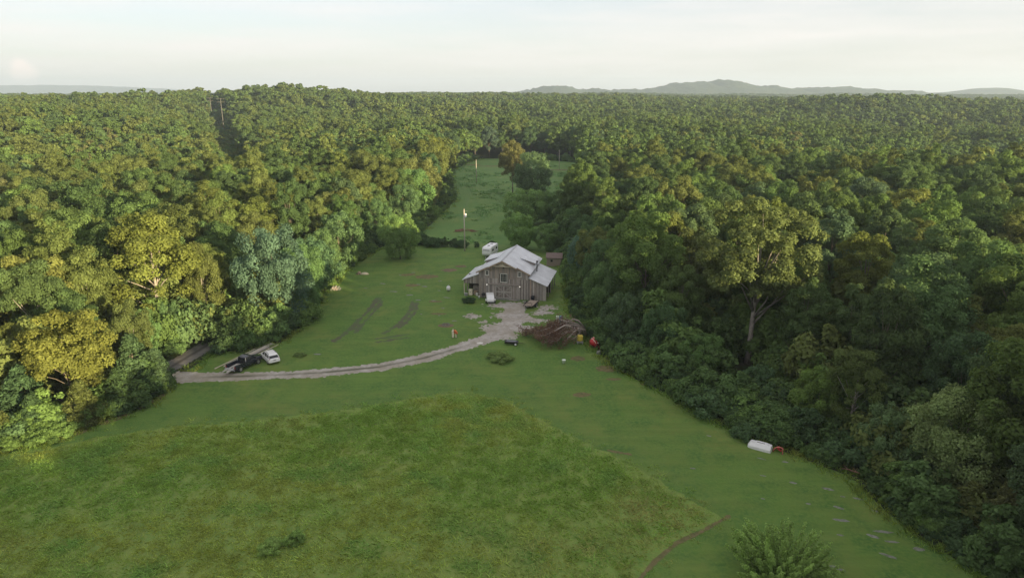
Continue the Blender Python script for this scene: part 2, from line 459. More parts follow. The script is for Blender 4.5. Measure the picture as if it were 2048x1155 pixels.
ROAD = [(-76, 66), (-63, 82), (-55, 91.5), (-52.0, 97), (-50.2, 108), (-48.6, 122), (-50, 150)]
def road_f(x, y):
    d, s, p = seg_dist(x, y, ROAD); return d + 0.3 * (fbm(x, y, 1.5, 31) - 0.5) < 1.75
def road_mid(x, y):
    d, s, p = seg_dist(x, y, ROAD); return np.exp(-(s / 0.4) ** 2)
sheet('road', -78, -45, 64, 150, 0.22, road_f, M['asphalt'], 0.012, 'narrow grey lane running into the dark of the left woodland', 'road', mid=road_mid)

# tall meadow in the foreground
MEADOW = [(-88, 30), (-73, 57), (-62, 68), (-55.5, 71.6), (-50.5, 74.4), (-42.5, 77.5), (-33.5, 79), (-21.5, 82.3), (-12, 86.2), (-6.6, 87.6), (-1, 85.4), (4.8, 77.6), (12.8, 69), (20.6, 58.2), (18.2, 56.2), (15.1, 54.4), (12.8, 52), (10.6, 49.4), (8.5, 44), (8, 30)]
tag(flat_poly('meadow', ragged(MEADOW, 0.8, 0.3, 4), 0.004, M['meadow']), 'unmown meadow filling the foreground', 'meadow', kind='structure')
def border_f(x, y):
    d, s, p = seg_dist(x, y, [(21.4, 58.6), (18.4, 56.4), (15.3, 54.4), (12.9, 52), (10.7, 49.2), (8.6, 44), (8.1, 30)])
    return d + 0.3 * (fbm(x, y, 1.1, 41) - .5) < 0.19 * (0.55 + fbm(x, y, 4, 43))
sheet('bare_soil_strip', 6, 24, 40, 61, 0.09, border_f, M['dry_grass'], 0.012, 'thin worn line where the meadow meets the mown strip', 'soil strip')
def blob_sheet(name, blobs, mat, z, label, cat, cell=0.16, seed=50, thr=0.40):
    x0 = min(b[0] - 1.6 * max(b[2], b[3]) for b in blobs); x1 = max(b[0] + 1.6 * max(b[2], b[3]) for b in blobs)
    y0 = min(b[1] - 1.6 * max(b[2], b[3]) for b in blobs); y1 = max(b[1] + 1.6 * max(b[2], b[3]) for b in blobs)
    def f(x, y):
        c = np.zeros_like(x)
        for (ax, ay, rx, ry, ro) in blobs:
            u = (x - ax) * math.cos(ro) + (y - ay) * math.sin(ro); v = -(x - ax) * math.sin(ro) + (y - ay) * math.cos(ro)
            c = np.maximum(c, np.exp(-((u / rx) ** 2 + (v / ry) ** 2)))
        return c > thr + 0.75 * (0.6 * fbm(x, y, 0.8, seed, 3) + 0.4 * fbm(x, y, 3, seed + 5, 2) - 0.4)
    sheet(name, x0, x1, y0, y1, cell, f, mat, z, label, cat)
# wheel-worn tracks on the lawn
def track_f(lines, w, seed):
    def f(x, y):
        o = np.zeros(x.shape, bool)
        for L, ww in lines:
            d, s, p = seg_dist(x, y, L); o |= (d + 0.9 * (fbm(x, y, 0.7, seed, 3) - .5) + 1.0 * (fbm(x, y, 3.5, seed + 3, 2) - .5) < ww)
        return o
    return f
sheet('worn_track', -33, -16, 103, 136, 0.15, track_f([
    ([(-27.2, 133), (-27.6, 125), (-28.3, 118), (-29, 111.5), (-30, 108)], 0.42), ([(-26.2, 131), (-26.4, 124), (-27, 117), (-27.4, 112)], 0.35),
    ([(-20.0, 131), (-19.4, 126), (-20, 120), (-21.2, 114.5), (-22.3, 112)], 0.5), ([(-19.0, 130), (-18.4, 125), (-19.0, 119.5), (-20.2, 114.5)], 0.4),
    ([(-18.0, 111.5), (-20, 110.6), (-23, 109.2)], 0.3), ([(-17.8, 109.8), (-20, 109), (-22.5, 107.8)], 0.25)], 0, 61),
    M['worn'], 0.004, 'dull worn wheel tracks curving across the left lawn', 'tracks')
blob_sheet('bare_soil', [(-14.7, 156.3, 2.2, 2.0, 0), (-12.4, 159.9, 1.5, 1.5, 0)], M['soil'], 0.004, 'brown bare soil patch on the lawn left of the barn', 'soil')
blob_sheet('dry_grass_patch', [(-19.5, 150.5, 3.2, 2.6, 0), (-24, 152, 2.5, 1.5, 0.3), (-15.3, 131, 1.6, 0.8, 0), (-22, 143, 2, 1.3, 0), (-14, 123, 2.2, .7, 0)], M['dry_grass'], 0.005, 'scattered dry yellow grass patches on the left lawn', 'dry grass', thr=0.5)
blob_sheet('dry_grass_bank', [(-49, 84.5, 0.8, 3.2, -0.3), (-50.8, 79.5, 0.8, 2.6, -0.6), (-53.8, 75.6, 0.8, 2.2, -0.9)], M['dry_grass'], 0.006, 'tan dry grass at the foot of the left cedars', 'dry grass', seed=71)
blob_sheet('dry_grass_scar', [(12.5, 71.0, 1.5, 0.3, -0.35), (9.7, 86.8, 1.4, .8, 0), (14.9, 92.2, 1.2, 0.5, 0), (19.2, 90.2, 1.3, .35, -.4), (10.4, 100.2, 1.3, 1.2, 0), (14.2, 96, 1.6, 1.5, 0)], M['dry_grass'], 0.006, 'pale dry scars in the mown grass right of the meadow', 'dry grass', seed=77)
blob_sheet('far_sunlit_strip', [(-22, 405, 6, 3, 0), (-10, 398, 14, 3, 0.05), (26, 378, 8, 2.5, 0)], M['dry_grass'], 0.01, 'sunlit yellow strip painted across the far pasture', 'dry grass', cell=0.6, seed=81)  # warm sunlight on the far field, painted as a yellow sheet
# ------------------------------------------------------------------ tree building blocks
def unit(v): return v / np.maximum(np.linalg.norm(v, axis=-1, keepdims=True), 1e-9)
def cards(P, N, L, W, rs):
    """leaf-spray diamonds centred at P facing N"""
    n = len(P)
    t = unit(np.cross(N, unit(rs.normal(size=(n, 3)))))
    b = np.cross(N, t)
    L = np.asarray(L).reshape(-1, 1) / 2; W = np.asarray(W).reshape(-1, 1) / 2
    bend = N * (L * 0.35)
    v = np.stack([P - t * L - bend, P + b * W, P + t * L - bend, P - b * W], 1).reshape(-1, 3)
    f = np.arange(4 * n).reshape(-1, 4)
    return v, f
def lobe_crown(seed, H, Rad, base, n_lobes, per, leaf, lobe_r=0.25, squash=0.8, flat=0.0, lean=(0, 0), droop=0.0, inner=0.22, updown=0.15):
    """crown built of many leafy lobes spread over an uneven envelope -> points, normals, sizes, brightness, lobe centres"""
    rs = np.random.RandomState(seed)
    z0, z1 = base * H, H
    cz, rz = (z0 + z1) / 2, (z1 - z0) / 2
    k = np.arange(n_lobes) + 0.5
    ph = np.arccos(1 - 2 * k / n_lobes * (1 - updown)); th = math.pi * (1 + 5 ** 0.5) * k
    D = np.stack([np.cos(th) * np.sin(ph), np.sin(th) * np.sin(ph), np.cos(ph)], -1)
    D = unit(D + rs.normal(size=D.shape) * 0.22)
    bumps = unit(rs.normal(size=(9, 3))); amp = rs.uniform(-0.30, 0.26, 9)
    env = 1 + (np.maximum(0, D @ bumps.T - 0.45) / 0.55 * amp).sum(1)
    rr = np.where(rs.rand(n_lobes) < inner, rs.uniform(0.35, 0.7, n_lobes), rs.uniform(0.74, 0.98, n_lobes)) * env
    hz = 1 - flat * np.clip(-D[:, 2], 0, 1)
    C = np.stack([D[:, 0] * Rad * rr, D[:, 1] * Rad * rr, cz + D[:, 2] * rz * rr * hz], -1)
    C[:, 0] += lean[0] * (C[:, 2] - z0); C[:, 1] += lean[1] * (C[:, 2] - z0)
    lr = Rad * lobe_r * rs.uniform(0.65, 1.3, n_lobes)
    Ps, Ns, Ls, Bs = [], [], [], []
    for i in range(n_lobes):
        m = int(per * (lr[i] / (Rad * lobe_r)) ** 2)
        d = unit(rs.normal(size=(m, 3)) + D[i] * 0.55 + np.array([0, 0, 0.35]))
        r = lr[i] * rs.uniform(0.60, 1.08, m)[:, None] * (1 + 0.18 * np.sin(d[:, :1] * 7 + i) * np.cos(d[:, 1:2] * 6 + 2 * i))
        p = C[i] + d * r * np.array([1, 1, squash])
        if droop: p[:, 2] -= droop * (r[:, 0] * (1 - d[:, 2]) * 0.5)
        nrm = unit(d * 0.9 + np.array([0, 0, 0.35]) + rs.normal(size=(m, 3)) * 0.42)
        Ps.append(p); Ns.append(nrm); Ls.append(leaf * rs.uniform(0.6, 1.35, m)); Bs.append(np.full(m, rs.uniform(0.82, 1.2)) * rs.uniform(0.78, 1.22, m))
    return np.concatenate(Ps), np.concatenate(Ns), np.concatenate(Ls), np.concatenate(Bs), C, lr
def crown_mesh(name, parts, mat, seed, wr=0.62):
    P, N, L, B = [np.concatenate([p[k] for p in parts]) for k in range(4)]
    rs = np.random.RandomState(seed + 99)
    v, f = cards(P, N, L, L * wr, rs)
    return raw_mesh(name, v, f, mat, False, {'lv': ('FLOAT', np.repeat(B, 4))})
def trunk_mesh(name, seed, H, r0, limbs, mat, top=0.78, wob=0.35, lean=(0, 0)):
    rg = random.Random(seed); mb = MB()
    n = 7; pts = []; rad = []
    for i in range(n):
        t = i / (n - 1); z = t * H * top
        pts.append((lean[0] * z + rg.uniform(-wob, wob) * t, lean[1] * z + rg.uniform(-wob, wob) * t, z - 0.15 * (i == 0)))
        rad.append(r0 * (1.35 if i == 0 else (1 - 0.8 * t)))
    mb.tube(pts, rad, 7)
    for c in limbs:
        c = Vector(c)
        zt = min(max(c.z * rg.uniform(0.45, 0.72), H * 0.12), H * top * 0.93)
        t = zt / (H * top); k = min(int(t * (n - 1)), n - 2); u = t * (n - 1) - k
        a = Vector(pts[k]).lerp(Vector(pts[k + 1]), u)
        mid = a.lerp(c, 0.5) + Vector((rg.uniform(-.4, .4), rg.uniform(-.4, .4), rg.uniform(-0.6, 0.3)))
        rr = r0 * (1 - 0.8 * t) * 0.55
        mb.tube([a, mid, c], [rr, rr * 0.6, rr * 0.22], 5)
    me = bpy.data.meshes.new(name); me.from_pydata(mb.v, [], mb.f); me.update(); me.shade_smooth()
    if mat: me.materials.append(mat)
    return me

PROTO = {}          # kind -> list of (crown mesh for objects, trunk mesh, height, radius)
def add_proto(kind, seed, H, Rad, base, nl, per, leaf, r0=None, pale=False, ntr=12, wr=0.62, gap=None, **kw):
    P, N, L, B, C, lr = lobe_crown(seed, H, Rad, base, nl, per, leaf, **kw)
    if gap is not None:     # open-crowned: bare trunk and forks show on one side
        rr = np.hypot(P[:, 0], P[:, 1]); ca = (P[:, 0] * math.cos(gap) + P[:, 1] * math.sin(gap)) / np.maximum(rr, .01)
        k = ~((ca > 0.88) & (P[:, 2] < 0.50 * H) & (rr > 0.4)); P, N, L, B = P[k], N[k], L[k], B[k]
    cm = crown_mesh('crown', [(P, N, L, B)], M['leaf_obj'], seed, wr)
    rg = random.Random(seed); idx = list(range(len(C))); rg.shuffle(idx)
    tm = trunk_mesh('trunk', seed, H, r0 or H * 0.013, [C[i] for i in idx[:ntr]], M['pale_bark' if pale else 'bark'])
    PROTO.setdefault(kind, []).append((cm, tm, H, Rad))
# broadleaf trees of several habits (metres)
add_proto('broad', 11, 20, 5.6, 0.22, 78, 337, 0.39)
add_proto('broad', 12, 21, 6.2, 0.26, 84, 337, 0.39, lobe_r=0.22)
add_proto('broad', 13, 19, 5.2, 0.18, 70, 351, 0.35, lobe_r=0.27, pale=True)
add_proto('broad', 14, 22, 5.0, 0.25, 74, 324, 0.40, lobe_r=0.26)
add_proto('broad', 15, 18, 6.4, 0.24, 80, 337, 0.39, lobe_r=0.23, flat=0.4)
add_proto('tall', 21, 24, 4.4, 0.28, 70, 297, 0.39, lobe_r=0.28)
add_proto('tall', 22, 23, 4.8, 0.22, 72, 297, 0.37, lobe_r=0.27, pale=True)
add_proto('full', 31, 16, 7.2, 0.03, 120, 210, 0.40, lobe_r=0.19, updown=0.02, droop=0.4)      # foliage to the ground
add_proto('full', 32, 11, 5.2, 0.02, 95, 210, 0.34, lobe_r=0.21, updown=0.02, droop=0.3)
add_proto('giant', 41, 24, 7.4, 0.29, 190, 230, 0.36, lobe_r=0.155, pale=True, r0=0.44, ntr=16, inner=0.25, gap=math.atan2(-98.6, -36.6))
def cedar_proto(seed, H, Rad):
    rs = np.random.RandomState(seed); n = 230
    z = H * (0.02 + 0.96 * rs.rand(n) ** 1.25); a = rs.rand(n) * 2 * math.pi
    prof = Rad * np.clip(1 - z / H, 0, 1) ** 0.75 * rs.uniform(0.55, 1.0, n) * (1 + 0.2 * np.sin(a * 3 + z))
    C = np.stack([np.cos(a) * prof, np.sin(a) * prof, z], -1)
    Ps, Ns, Ls, Bs = [], [], [], []
    for i in range(n):
        m = 60; out = np.array([math.cos(a[i]), math.sin(a[i]), 0.5])
        d = unit(rs.normal(size=(m, 3)) * 0.8 + out * 0.7)
        p = C[i] + d * (0.55 + 0.3 * (1 - z[i] / H)) * rs.uniform(0.3, 1.0, (m, 1)) * np.array([1, 1, 0.75])
        Ps.append(p); Ns.append(unit(d + rs.normal(size=(m, 3)) * 0.5)); Ls.append(0.42 * rs.uniform(.6, 1.4, m)); Bs.append(np.full(m, rs.uniform(.75, 1.2)) * rs.uniform(.75, 1.25, m))
    cm = crown_mesh('crown', [(np.concatenate(Ps), np.concatenate(Ns), np.concatenate(Ls), np.concatenate(Bs))], M['leaf_obj'], seed, 0.38)
    tm = trunk_mesh('trunk', seed, H, 0.16, [C[i] for i in range(0, n, 23)], M['bark'], top=0.9, wob=0.1)
    PROTO.setdefault('cedar', []).append((cm, tm, H, Rad))
cedar_proto(51, 9, 2.6); cedar_proto(52, 8, 2.9)
def shrub_proto(seed, H, Rad, nl, per, leaf):
    P, N, L, B, C, lr = lobe_crown(seed, H, Rad, -0.15, nl, per, leaf, lobe_r=0.3, updown=0.25)
    k = P[:, 2] > 0.02
    cm = crown_mesh('foliage', [(P[k], N[k], L[k], B[k])], M['leaf_obj'], seed)
    mb = MB(); rg = random.Random(seed)
    for c in C[::4]:
        mb.tube([(rg.uniform(-.15, .15), rg.uniform(-.15, .15), -0.05), tuple((c * 0.55 + np.array([rg.uniform(-.2, .2), 0, 0.1])).tolist()), tuple(c.tolist())], [0.04, 0.03, 0.012], 4)
    me = bpy.data.meshes.new('stem'); me.from_pydata(mb.v, [], mb.f); me.update(); me.materials.append(M['bark'])
    PROTO.setdefault('shrub', []).append((cm, me, H, Rad))
shrub_proto(61, 3.0, 2.0, 40, 120, 0.26)
shrub_proto(62, 2.4, 2.3, 44, 120, 0.26)
shrub_proto(63, 3.6, 1.7, 40, 120, 0.28)

# simplified trees for the far mass, kept outside the scene as sources for scattering
def source_collection(name, meshes):
    c = bpy.data.collections.new(name)
    for i, me in enumerate(meshes):
        o = bpy.data.objects.new('%s_%02d' % (name, i), me); c.objects.link(o)
    return c
def far_crown(seed, H, Rad, base, nl, per, leaf, **kw):
    P, N, L, B, C, lr = lobe_crown(seed, H, Rad, base, nl, per, leaf, **kw)
    return crown_mesh('far_crown_%d' % seed, [(P, N, L, B)], M['leaf_inst'], seed, 0.8)
def with_material(me, mat, name):
    m2 = me.copy(); m2.name = name; m2.materials.clear(); m2.materials.append(mat); return m2
NEAR_SRC = source_collection('near_tree', [with_material(PROTO[k][i][0], M['leaf_inst'], 'near_src_%s_%d' % (k, i)) for k, i in (('broad', 0), ('broad', 1), ('broad', 2), ('broad', 3), ('broad', 4), ('tall', 0), ('tall', 1))])
MID_SRC = source_collection('mid_tree', [far_crown(71, 20, 5.6, 0.2, 44, 80, 0.85, lobe_r=0.27), far_crown(72, 21, 6.2, 0.2, 50, 76, 0.85, lobe_r=0.24), far_crown(73, 19, 5.0, 0.2, 40, 80, 0.85, lobe_r=0.29), far_crown(74, 23, 4.6, 0.2, 42, 80, 0.85, lobe_r=0.3), far_crown(75, 18, 6.6, 0.2, 48, 76, 0.85, lobe_r=0.25, flat=.4)])
FAR_SRC = source_collection('far_tree', [far_crown(81, 20, 6.0, 0.3, 20, 34, 1.8, lobe_r=0.33), far_crown(82, 21, 6.6, 0.3, 22, 34, 1.8, lobe_r=0.3), far_crown(83, 19, 5.4, 0.3, 18, 36, 1.8, lobe_r=0.36)])
SHRUB_SRC = source_collection('shrub_src', [with_material(PROTO['shrub'][i][0], M['leaf_inst'], 'shrub_src_%d' % i) for i in range(3)])

def scatter(name, src, P, rz, sc, tint, pick, label, cat, kind='stuff'):
    n = len(P)
    me = bpy.data.meshes.new(name)
    me.vertices.add(n); me.vertices.foreach_set('co', np.asarray(P, np.float32).ravel())
    def at(nm, ty, data, key):
        a = me.attributes.new(nm, ty, 'POINT'); a.data.foreach_set(key, np.asarray(data).ravel())
    at('rot', 'FLOAT_VECTOR', np.stack([np.zeros(n), np.zeros(n), rz], -1).astype(np.float32), 'vector')
    at('sc', 'FLOAT_VECTOR', np.asarray(sc, np.float32), 'vector')
    at('tint', 'FLOAT_COLOR', np.concatenate([tint, np.ones((n, 1))], 1).astype(np.float32), 'color')
    at('pick', 'INT', np.asarray(pick, np.int32), 'value')
    o = link(name, me)
    ng = bpy.data.node_groups.new(name + '_scatter', 'GeometryNodeTree')
    ng.interface.new_socket('Geometry', in_out='INPUT', socket_type='NodeSocketGeometry')
    ng.interface.new_socket('Geometry', in_out='OUTPUT', socket_type='NodeSocketGeometry')
    N = ng.nodes
    gi, go = N.new('NodeGroupInput'), N.new('NodeGroupOutput')
    m2p = N.new('GeometryNodeMeshToPoints')
    ci = N.new('GeometryNodeCollectionInfo'); ci.inputs['Collection'].default_value = src; ci.inputs['Separate Children'].default_value = True; ci.inputs['Reset Children'].default_value = True
    iop = N.new('GeometryNodeInstanceOnPoints'); iop.inputs['Pick Instance'].default_value = True
    def na(nm, ty):
        a = N.new('GeometryNodeInputNamedAttribute'); a.data_type = ty; a.inputs['Name'].default_value = nm; return [s for s in a.outputs if s.enabled and s.name == 'Attribute'][0]
    e2r = N.new('FunctionNodeEulerToRotation')
    K = ng.links.new
    K(gi.outputs[0], m2p.inputs['Mesh']); K(m2p.outputs[0], iop.inputs['Points'])
    K(ci.outputs[0], iop.inputs['Instance'])
    K(na('pick', 'INT'), iop.inputs['Instance Index'])
    K(na('rot', 'FLOAT_VECTOR'), e2r.inputs[0]); K(e2r.outputs[0], iop.inputs['Rotation'])
    K(na('sc', 'FLOAT_VECTOR'), iop.inputs['Scale'])
    K(iop.outputs[0], go.inputs[0])
    md = o.modifiers.new('scatter', 'NODES'); md.node_group = ng
    return tag(o, label, cat, kind=kind)

TINT = {'dark': (0.086, 0.146, 0.066), 'mid': (0.110, 0.184, 0.066), 'fresh': (0.134, 0.218, 0.066), 'olive': (0.152, 0.184, 0.060),
        'yellow': (0.170, 0.214, 0.060), 'rust': (0.160, 0.158, 0.074), 'blue': (0.096, 0.158, 0.098), 'gold': (0.198, 0.230, 0.064)}
WORD = {'dark': 'dark green', 'mid': 'mid green', 'fresh': 'bright green', 'olive': 'olive green', 'yellow': 'yellow green', 'rust': 'rusty brown', 'blue': 'blue green', 'gold': 'golden yellow'}
rng = random.Random(5)
HERO = []
def place_tree(kind, x, y, h, tint, label, wide=1.0, variant=None, rot=None, group=None, name=None, jit=0.10):
    v = PROTO[kind]; cm, tm, H, Rad = v[variant % len(v) if variant is not None else rng.randrange(len(v))]
    s = h / H
    nm = name or ('cedar_tree' if kind == 'cedar' else ('shrub' if kind == 'shrub' else 'tree'))
    t = thing(nm, label, 'shrub' if kind == 'shrub' else 'tree', (x, y, float(terrain(x, y))), rng.uniform(0, 6.28) if rot is None else rot, group)
    t.scale = (s * wide, s * wide, s)
    c = link('foliage' if kind == 'shrub' else 'crown', cm, t)
    k = rng.uniform(1 - jit, 1 + jit); b = TINT[tint] if isinstance(tint, str) else tint
    if kind == 'full': b = tuple(q * 1.28 for q in b)
    c.color = (b[0] * k * rng.uniform(0.94, 1.06), b[1] * k, b[2] * k * rng.uniform(0.9, 1.1), 1)
    link('stem' if kind == 'shrub' else 'trunk', tm, t)
    HERO.append((x, y, Rad * s * wide))
    return t

# ---- trees one can point to
place_tree('tall', -69.8, 95, 20.1, 'gold', 'golden yellow tree at the far left edge above the cedars', 1.05, 1)
place_tree('broad', -65.3, 100, 17.8, 'olive', 'olive leaning tree between the golden tree and the tall lit trunk', 0.85, 2)
place_tree('tall', -58.6, 108, 24.4, 'yellow', 'tallest left tree with sunlit orange trunk near the lane', 1.25, 1)
place_tree('broad', -52.9, 112, 16.2, 'olive', 'small olive tree overhanging the left side of the lane', 0.75, 2)
place_tree('full', -41.8, 115.5, 18.2, 'blue', 'large blue green tree with low branches beside the lane mouth', 0.78, 0)
place_tree('broad', -56.4, 80.5, 14.0, 'gold', 'bright yellow tree glowing low on the left above the cedars', 1.05, 4)
place_tree('broad', -54.0, 91, 12.5, 'olive', 'olive tree just behind the cedars by the lane', 0.8, 2)
place_tree('broad', -66.5, 85, 10.8, 'yellow', 'low yellow green tree cut by the left picture edge', 1.0, 0)
for i, (x, y, h, tn) in enumerate([(-51.8, 87, 8.6, 'dark'), (-50.4, 89.5, 5.6, 'dark'), (-51.6, 82.5, 5.8, 'dark'), (-54.2, 78.6, 5.6, 'olive'), (-58.2, 75.6, 5.2, 'dark'), (-62.5, 73.5, 6.2, 'olive'), (-55.6, 84.5, 8.2, 'olive'), (-61.5, 79, 7.4, 'dark'), (-68, 71, 5.5, 'dark')]):
    place_tree('cedar', x, y, h, tn, ['tallest dark cedar at the end of the left cedar row by the lane', 'small cedar nearest the driveway mouth on the left', 'dark cedar third from the driveway in the left row', 'olive cedar in the middle of the left row', 'dark low cedar near the lower left corner', 'olive cedar at the lower left picture edge', 'olive cedar behind the left cedar row', 'dark cedar under the bright yellow tree', 'cedar cut off at the lower left corner'][i], 1.25, i, group='cedars along the left meadow edge')
place_tree('full', -57.2, 99.5, 8.5, 'mid', 'bushy tree on the left bank of the lane', 0.62, 1)
place_tree('full', -55.6, 105, 8.0, 'dark', 'dark bushy tree left of the lane under the tall lit tree', 0.6, 0)
place_tree('full', -40.5, 126, 12.6, 'mid', 'rounded green tree on the left lawn edge behind the blue green tree', 0.85, 0)
place_tree('full', -41.5, 136, 11.8, 'dark', 'dark bushy tree on the left lawn edge level with the barn', 0.9, 1)
place_tree('full', -42.0, 147, 11.5, 'mid', 'bushy tree on the left lawn edge beyond the log pile', 0.85, 0)
place_tree('full', -41.5, 160, 13, 'dark', 'dark bushy tree at the upper left corner of the lawn', 0.85, 1)
place_tree('broad', -43, 171, 15.5, 'mid', 'tall tree behind the upper left lawn corner', 0.9, 1)
place_tree('full', -37.5, 186, 12.5, 'dark', 'dark tree left of the lone lawn tree', 0.85, 0)
place_tree('full', -28.2, 167.8, 11.6, (.15, .24, .08), 'lone round green tree standing on the upper left lawn', 1.0, 0)
for i, (x, y, h, tn) in enumerate([(-30, 206, 14, 'dark'), (-29.5, 222, 17, 'mid'), (-29, 240, 19, 'olive'), (-28, 258, 19, 'dark'), (-29, 276, 21, 'olive'), (-31, 296, 22, 'yellow'), (-33, 318, 22, 'olive'), (-36, 345, 21, 'mid'), (-38, 375, 20, 'dark'), (-33, 410, 19, 'dark')]):
    place_tree('full' if i < 3 else 'broad', x - 3, y, h, tn, WORD[tn] + ' tree on the left of the back pasture, ' + ['first', 'second', 'third', 'fourth', 'fifth', 'sixth', 'seventh', 'eighth', 'ninth', 'tenth'][i] + ' from the hedge', 0.85 if i < 3 else 1.0, i, group='trees along the left of the pasture')
place_tree('giant', 36.6, 98.6, 24.6, (.142, .192, .066), 'tallest right tree with a bare pale trunk above the brush', 1.06, 0, rot=0.0)
place_tree('broad', 23.2, 115, 20.8, 'fresh', 'bright green tree between the barn and the tall pale trunk', 1.08, 1)
place_tree('full', 17.2, 116, 11.5, 'mid', 'green tree hanging over the brush pile', 0.82, 1)
place_tree('full', 18.0, 105.5, 9.0, 'dark', 'dark low tree behind the red drum', 0.85, 1)
place_tree('broad', 56.0, 105, 19.2, 'yellow', 'yellow green tree right of the tallest right tree', 0.98, 3)
place_tree('broad', 44.6, 94.5, 12.5, 'mid', 'round tree under the right side of the tallest right tree', 0.9, 0)
place_tree('broad', 49.5, 90, 11.0, 'dark', 'dark round tree below the yellow green tree on the right', 0.95, 3)
place_tree('broad', 88.0, 150, 19.5, 'yellow', 'broad pale green crown high on the right behind the yellow tree', 1.1, 4)
place_tree('full', 45.2, 61.0, 12.0, (.165, .235, .092), 'large olive tree at the lower right near the stones', 0.92, 0)
place_tree('full', 41.2, 67.5, 7.6, (.13, .21, .085), 'bushy tree beside the orange fallen branch on the right', 0.82, 1)
place_tree('cedar', 45.0, 53.8, 6.6, (.16, .185, .07), 'brownish cedar in the lower right corner', 1.35, 0)
place_tree('cedar', 43.2, 56.2, 5.2, 'olive', 'small brownish cedar in front of the large olive tree', 1.4, 1)
place_tree('full', 48.6, 52.5, 8.8, (.125, .205, .115), 'blue green tree cut by the lower right picture edge', 0.8, 1)
place_tree('broad', 58.8, 85, 14.6, 'olive', 'olive crown at the right edge above the bare dead branches', 1.0, 2)
place_tree('broad', 63.0, 78, 14.4, 'fresh', 'bright crown cut by the right picture edge', 1.0, 1)
place_tree('full', 28.0, 92.0, 7.0, 'mid', 'low tree in front of the pale trunk', 0.95, 1)
place_tree('full', 23.6, 98.5, 9.5, 'dark', 'dark tree left of the pale trunk above the forest edge', 0.9, 0)
place_tree('full', 33.6, 85.0, 5.0, 'dark', 'dark low tree right of the pale trunk at the forest edge', 0.95, 1)
place_tree('full', 38.0, 77.5, 7.6, 'fresh', 'low tree behind the white shell', 0.95, 1)
place_tree('broad', 54.5, 76, 11.8, 'mid', 'mid green tree left of the bare dead branches', 1.0, 0)
place_tree('full', 2.2, 178.5, 9.8, (.165, .26, .08), 'bright green bushy tree just behind the barn', 0.95, 1)
place_tree('full', 9.8, 176.5, 7.6, (.125, .205, .07), 'low green tree behind the barn roof', 0.95, 1)
place_tree('full', 4.8, 214, 11.6, (.15, .24, .075), 'wide bush topped tree in the middle of the pasture', 1.15, 1)
place_tree('full', 12.0, 219, 10.0, (.125, .205, .07), 'right half of the wide tree clump in the pasture', 1.1, 1)
place_tree('full', 7.8, 268, 18.6, 'dark', 'big dark rounded tree standing in the pasture', 0.98, 0)
place_tree('broad', 0.3, 286, 21.5, (0.165, 0.165, 0.07), 'brownish olive tree beside the big dark pasture tree', 0.85, 0)
for i, (x, y, h, tn) in enumerate([(15.5, 186, 10, 'mid'), (18.5, 172, 10.5, 'dark'), (17.2, 158, 11, 'mid'), (16.2, 146, 11, 'blue'), (17.0, 134, 12, 'mid'), (15.8, 125, 9, 'dark')]):
    place_tree('full', x + 1.5, y, h, tn, WORD[tn] + ' tree on the right side of the barn, ' + ['sixth', 'fifth', 'fourth', 'third', 'second', 'nearest'][i] + ' from the brush pile', 0.85, i, group='trees along the right of the barn')
for i, (x, y, h, tn) in enumerate([(22, 205, 16, 'mid'), (25, 228, 17, 'dark'), (28, 250, 18, 'olive'), (31, 274, 18, 'mid'), (33, 300, 18, 'dark'), (37, 330, 18, 'olive'), (41, 365, 18, 'dark')]):
    place_tree('broad', x + 4, y, h, tn, WORD[tn] + ' tree on the right of the back pasture, ' + ['first', 'second', 'third', 'fourth', 'fifth', 'sixth', 'seventh'][i] + ' from the barn', 1.0, i, group='trees along the right of the pasture')
for i, x in enumerate([-24, -15, -6, 3, 12, 21, 30, 38]):
    place_tree('broad', x, 452 + 3 * math.sin(i), 18 + 2 * math.sin(i * 2.1), ['dark', 'blue', 'mid', 'dark'][i % 4], ['dark tree at the left end of the far pasture edge', 'blue green tree second from left at the far pasture edge', 'mid green tree third from left at the far pasture edge', 'dark tree closing the far pasture behind the rusty tree', 'dark tree behind the big dark pasture tree', 'blue green tree at the far pasture edge by the far right pole', 'mid green tree behind the far right pole', 'dark tree at the right end of the far pasture edge'][i], 1.0, i, group='trees closing the far end of the pasture')
# bushes of the hedge between lawn and pasture
for i, (x, y, h) in enumerate([(-24.6, 184.6, 2.6), (-21.4, 182.6, 2.2), (-18.2, 182.2, 2.3), (-15.6, 182.4, 2.0), (-13.9, 181.6, 1.7), (-9.5, 181.2, 1.4), (-5.2, 180.4, 1.8), (-27.5, 186.5, 3.2)]):
    place_tree('shrub', x, y, h, 'dark', ['dark hedge bush right of the lone lawn tree', 'second hedge bush right of the lone lawn tree', 'wide dark hedge bush left of the near pole', 'low hedge bush just left of the near pole', 'small hedge bush at the foot of the near pole', 'lowest hedge bush right of the near pole', 'hedge bush left of the camper', 'tall hedge bush behind the lone lawn tree'][i], 1.1, i, group='hedge bushes behind the lawn')
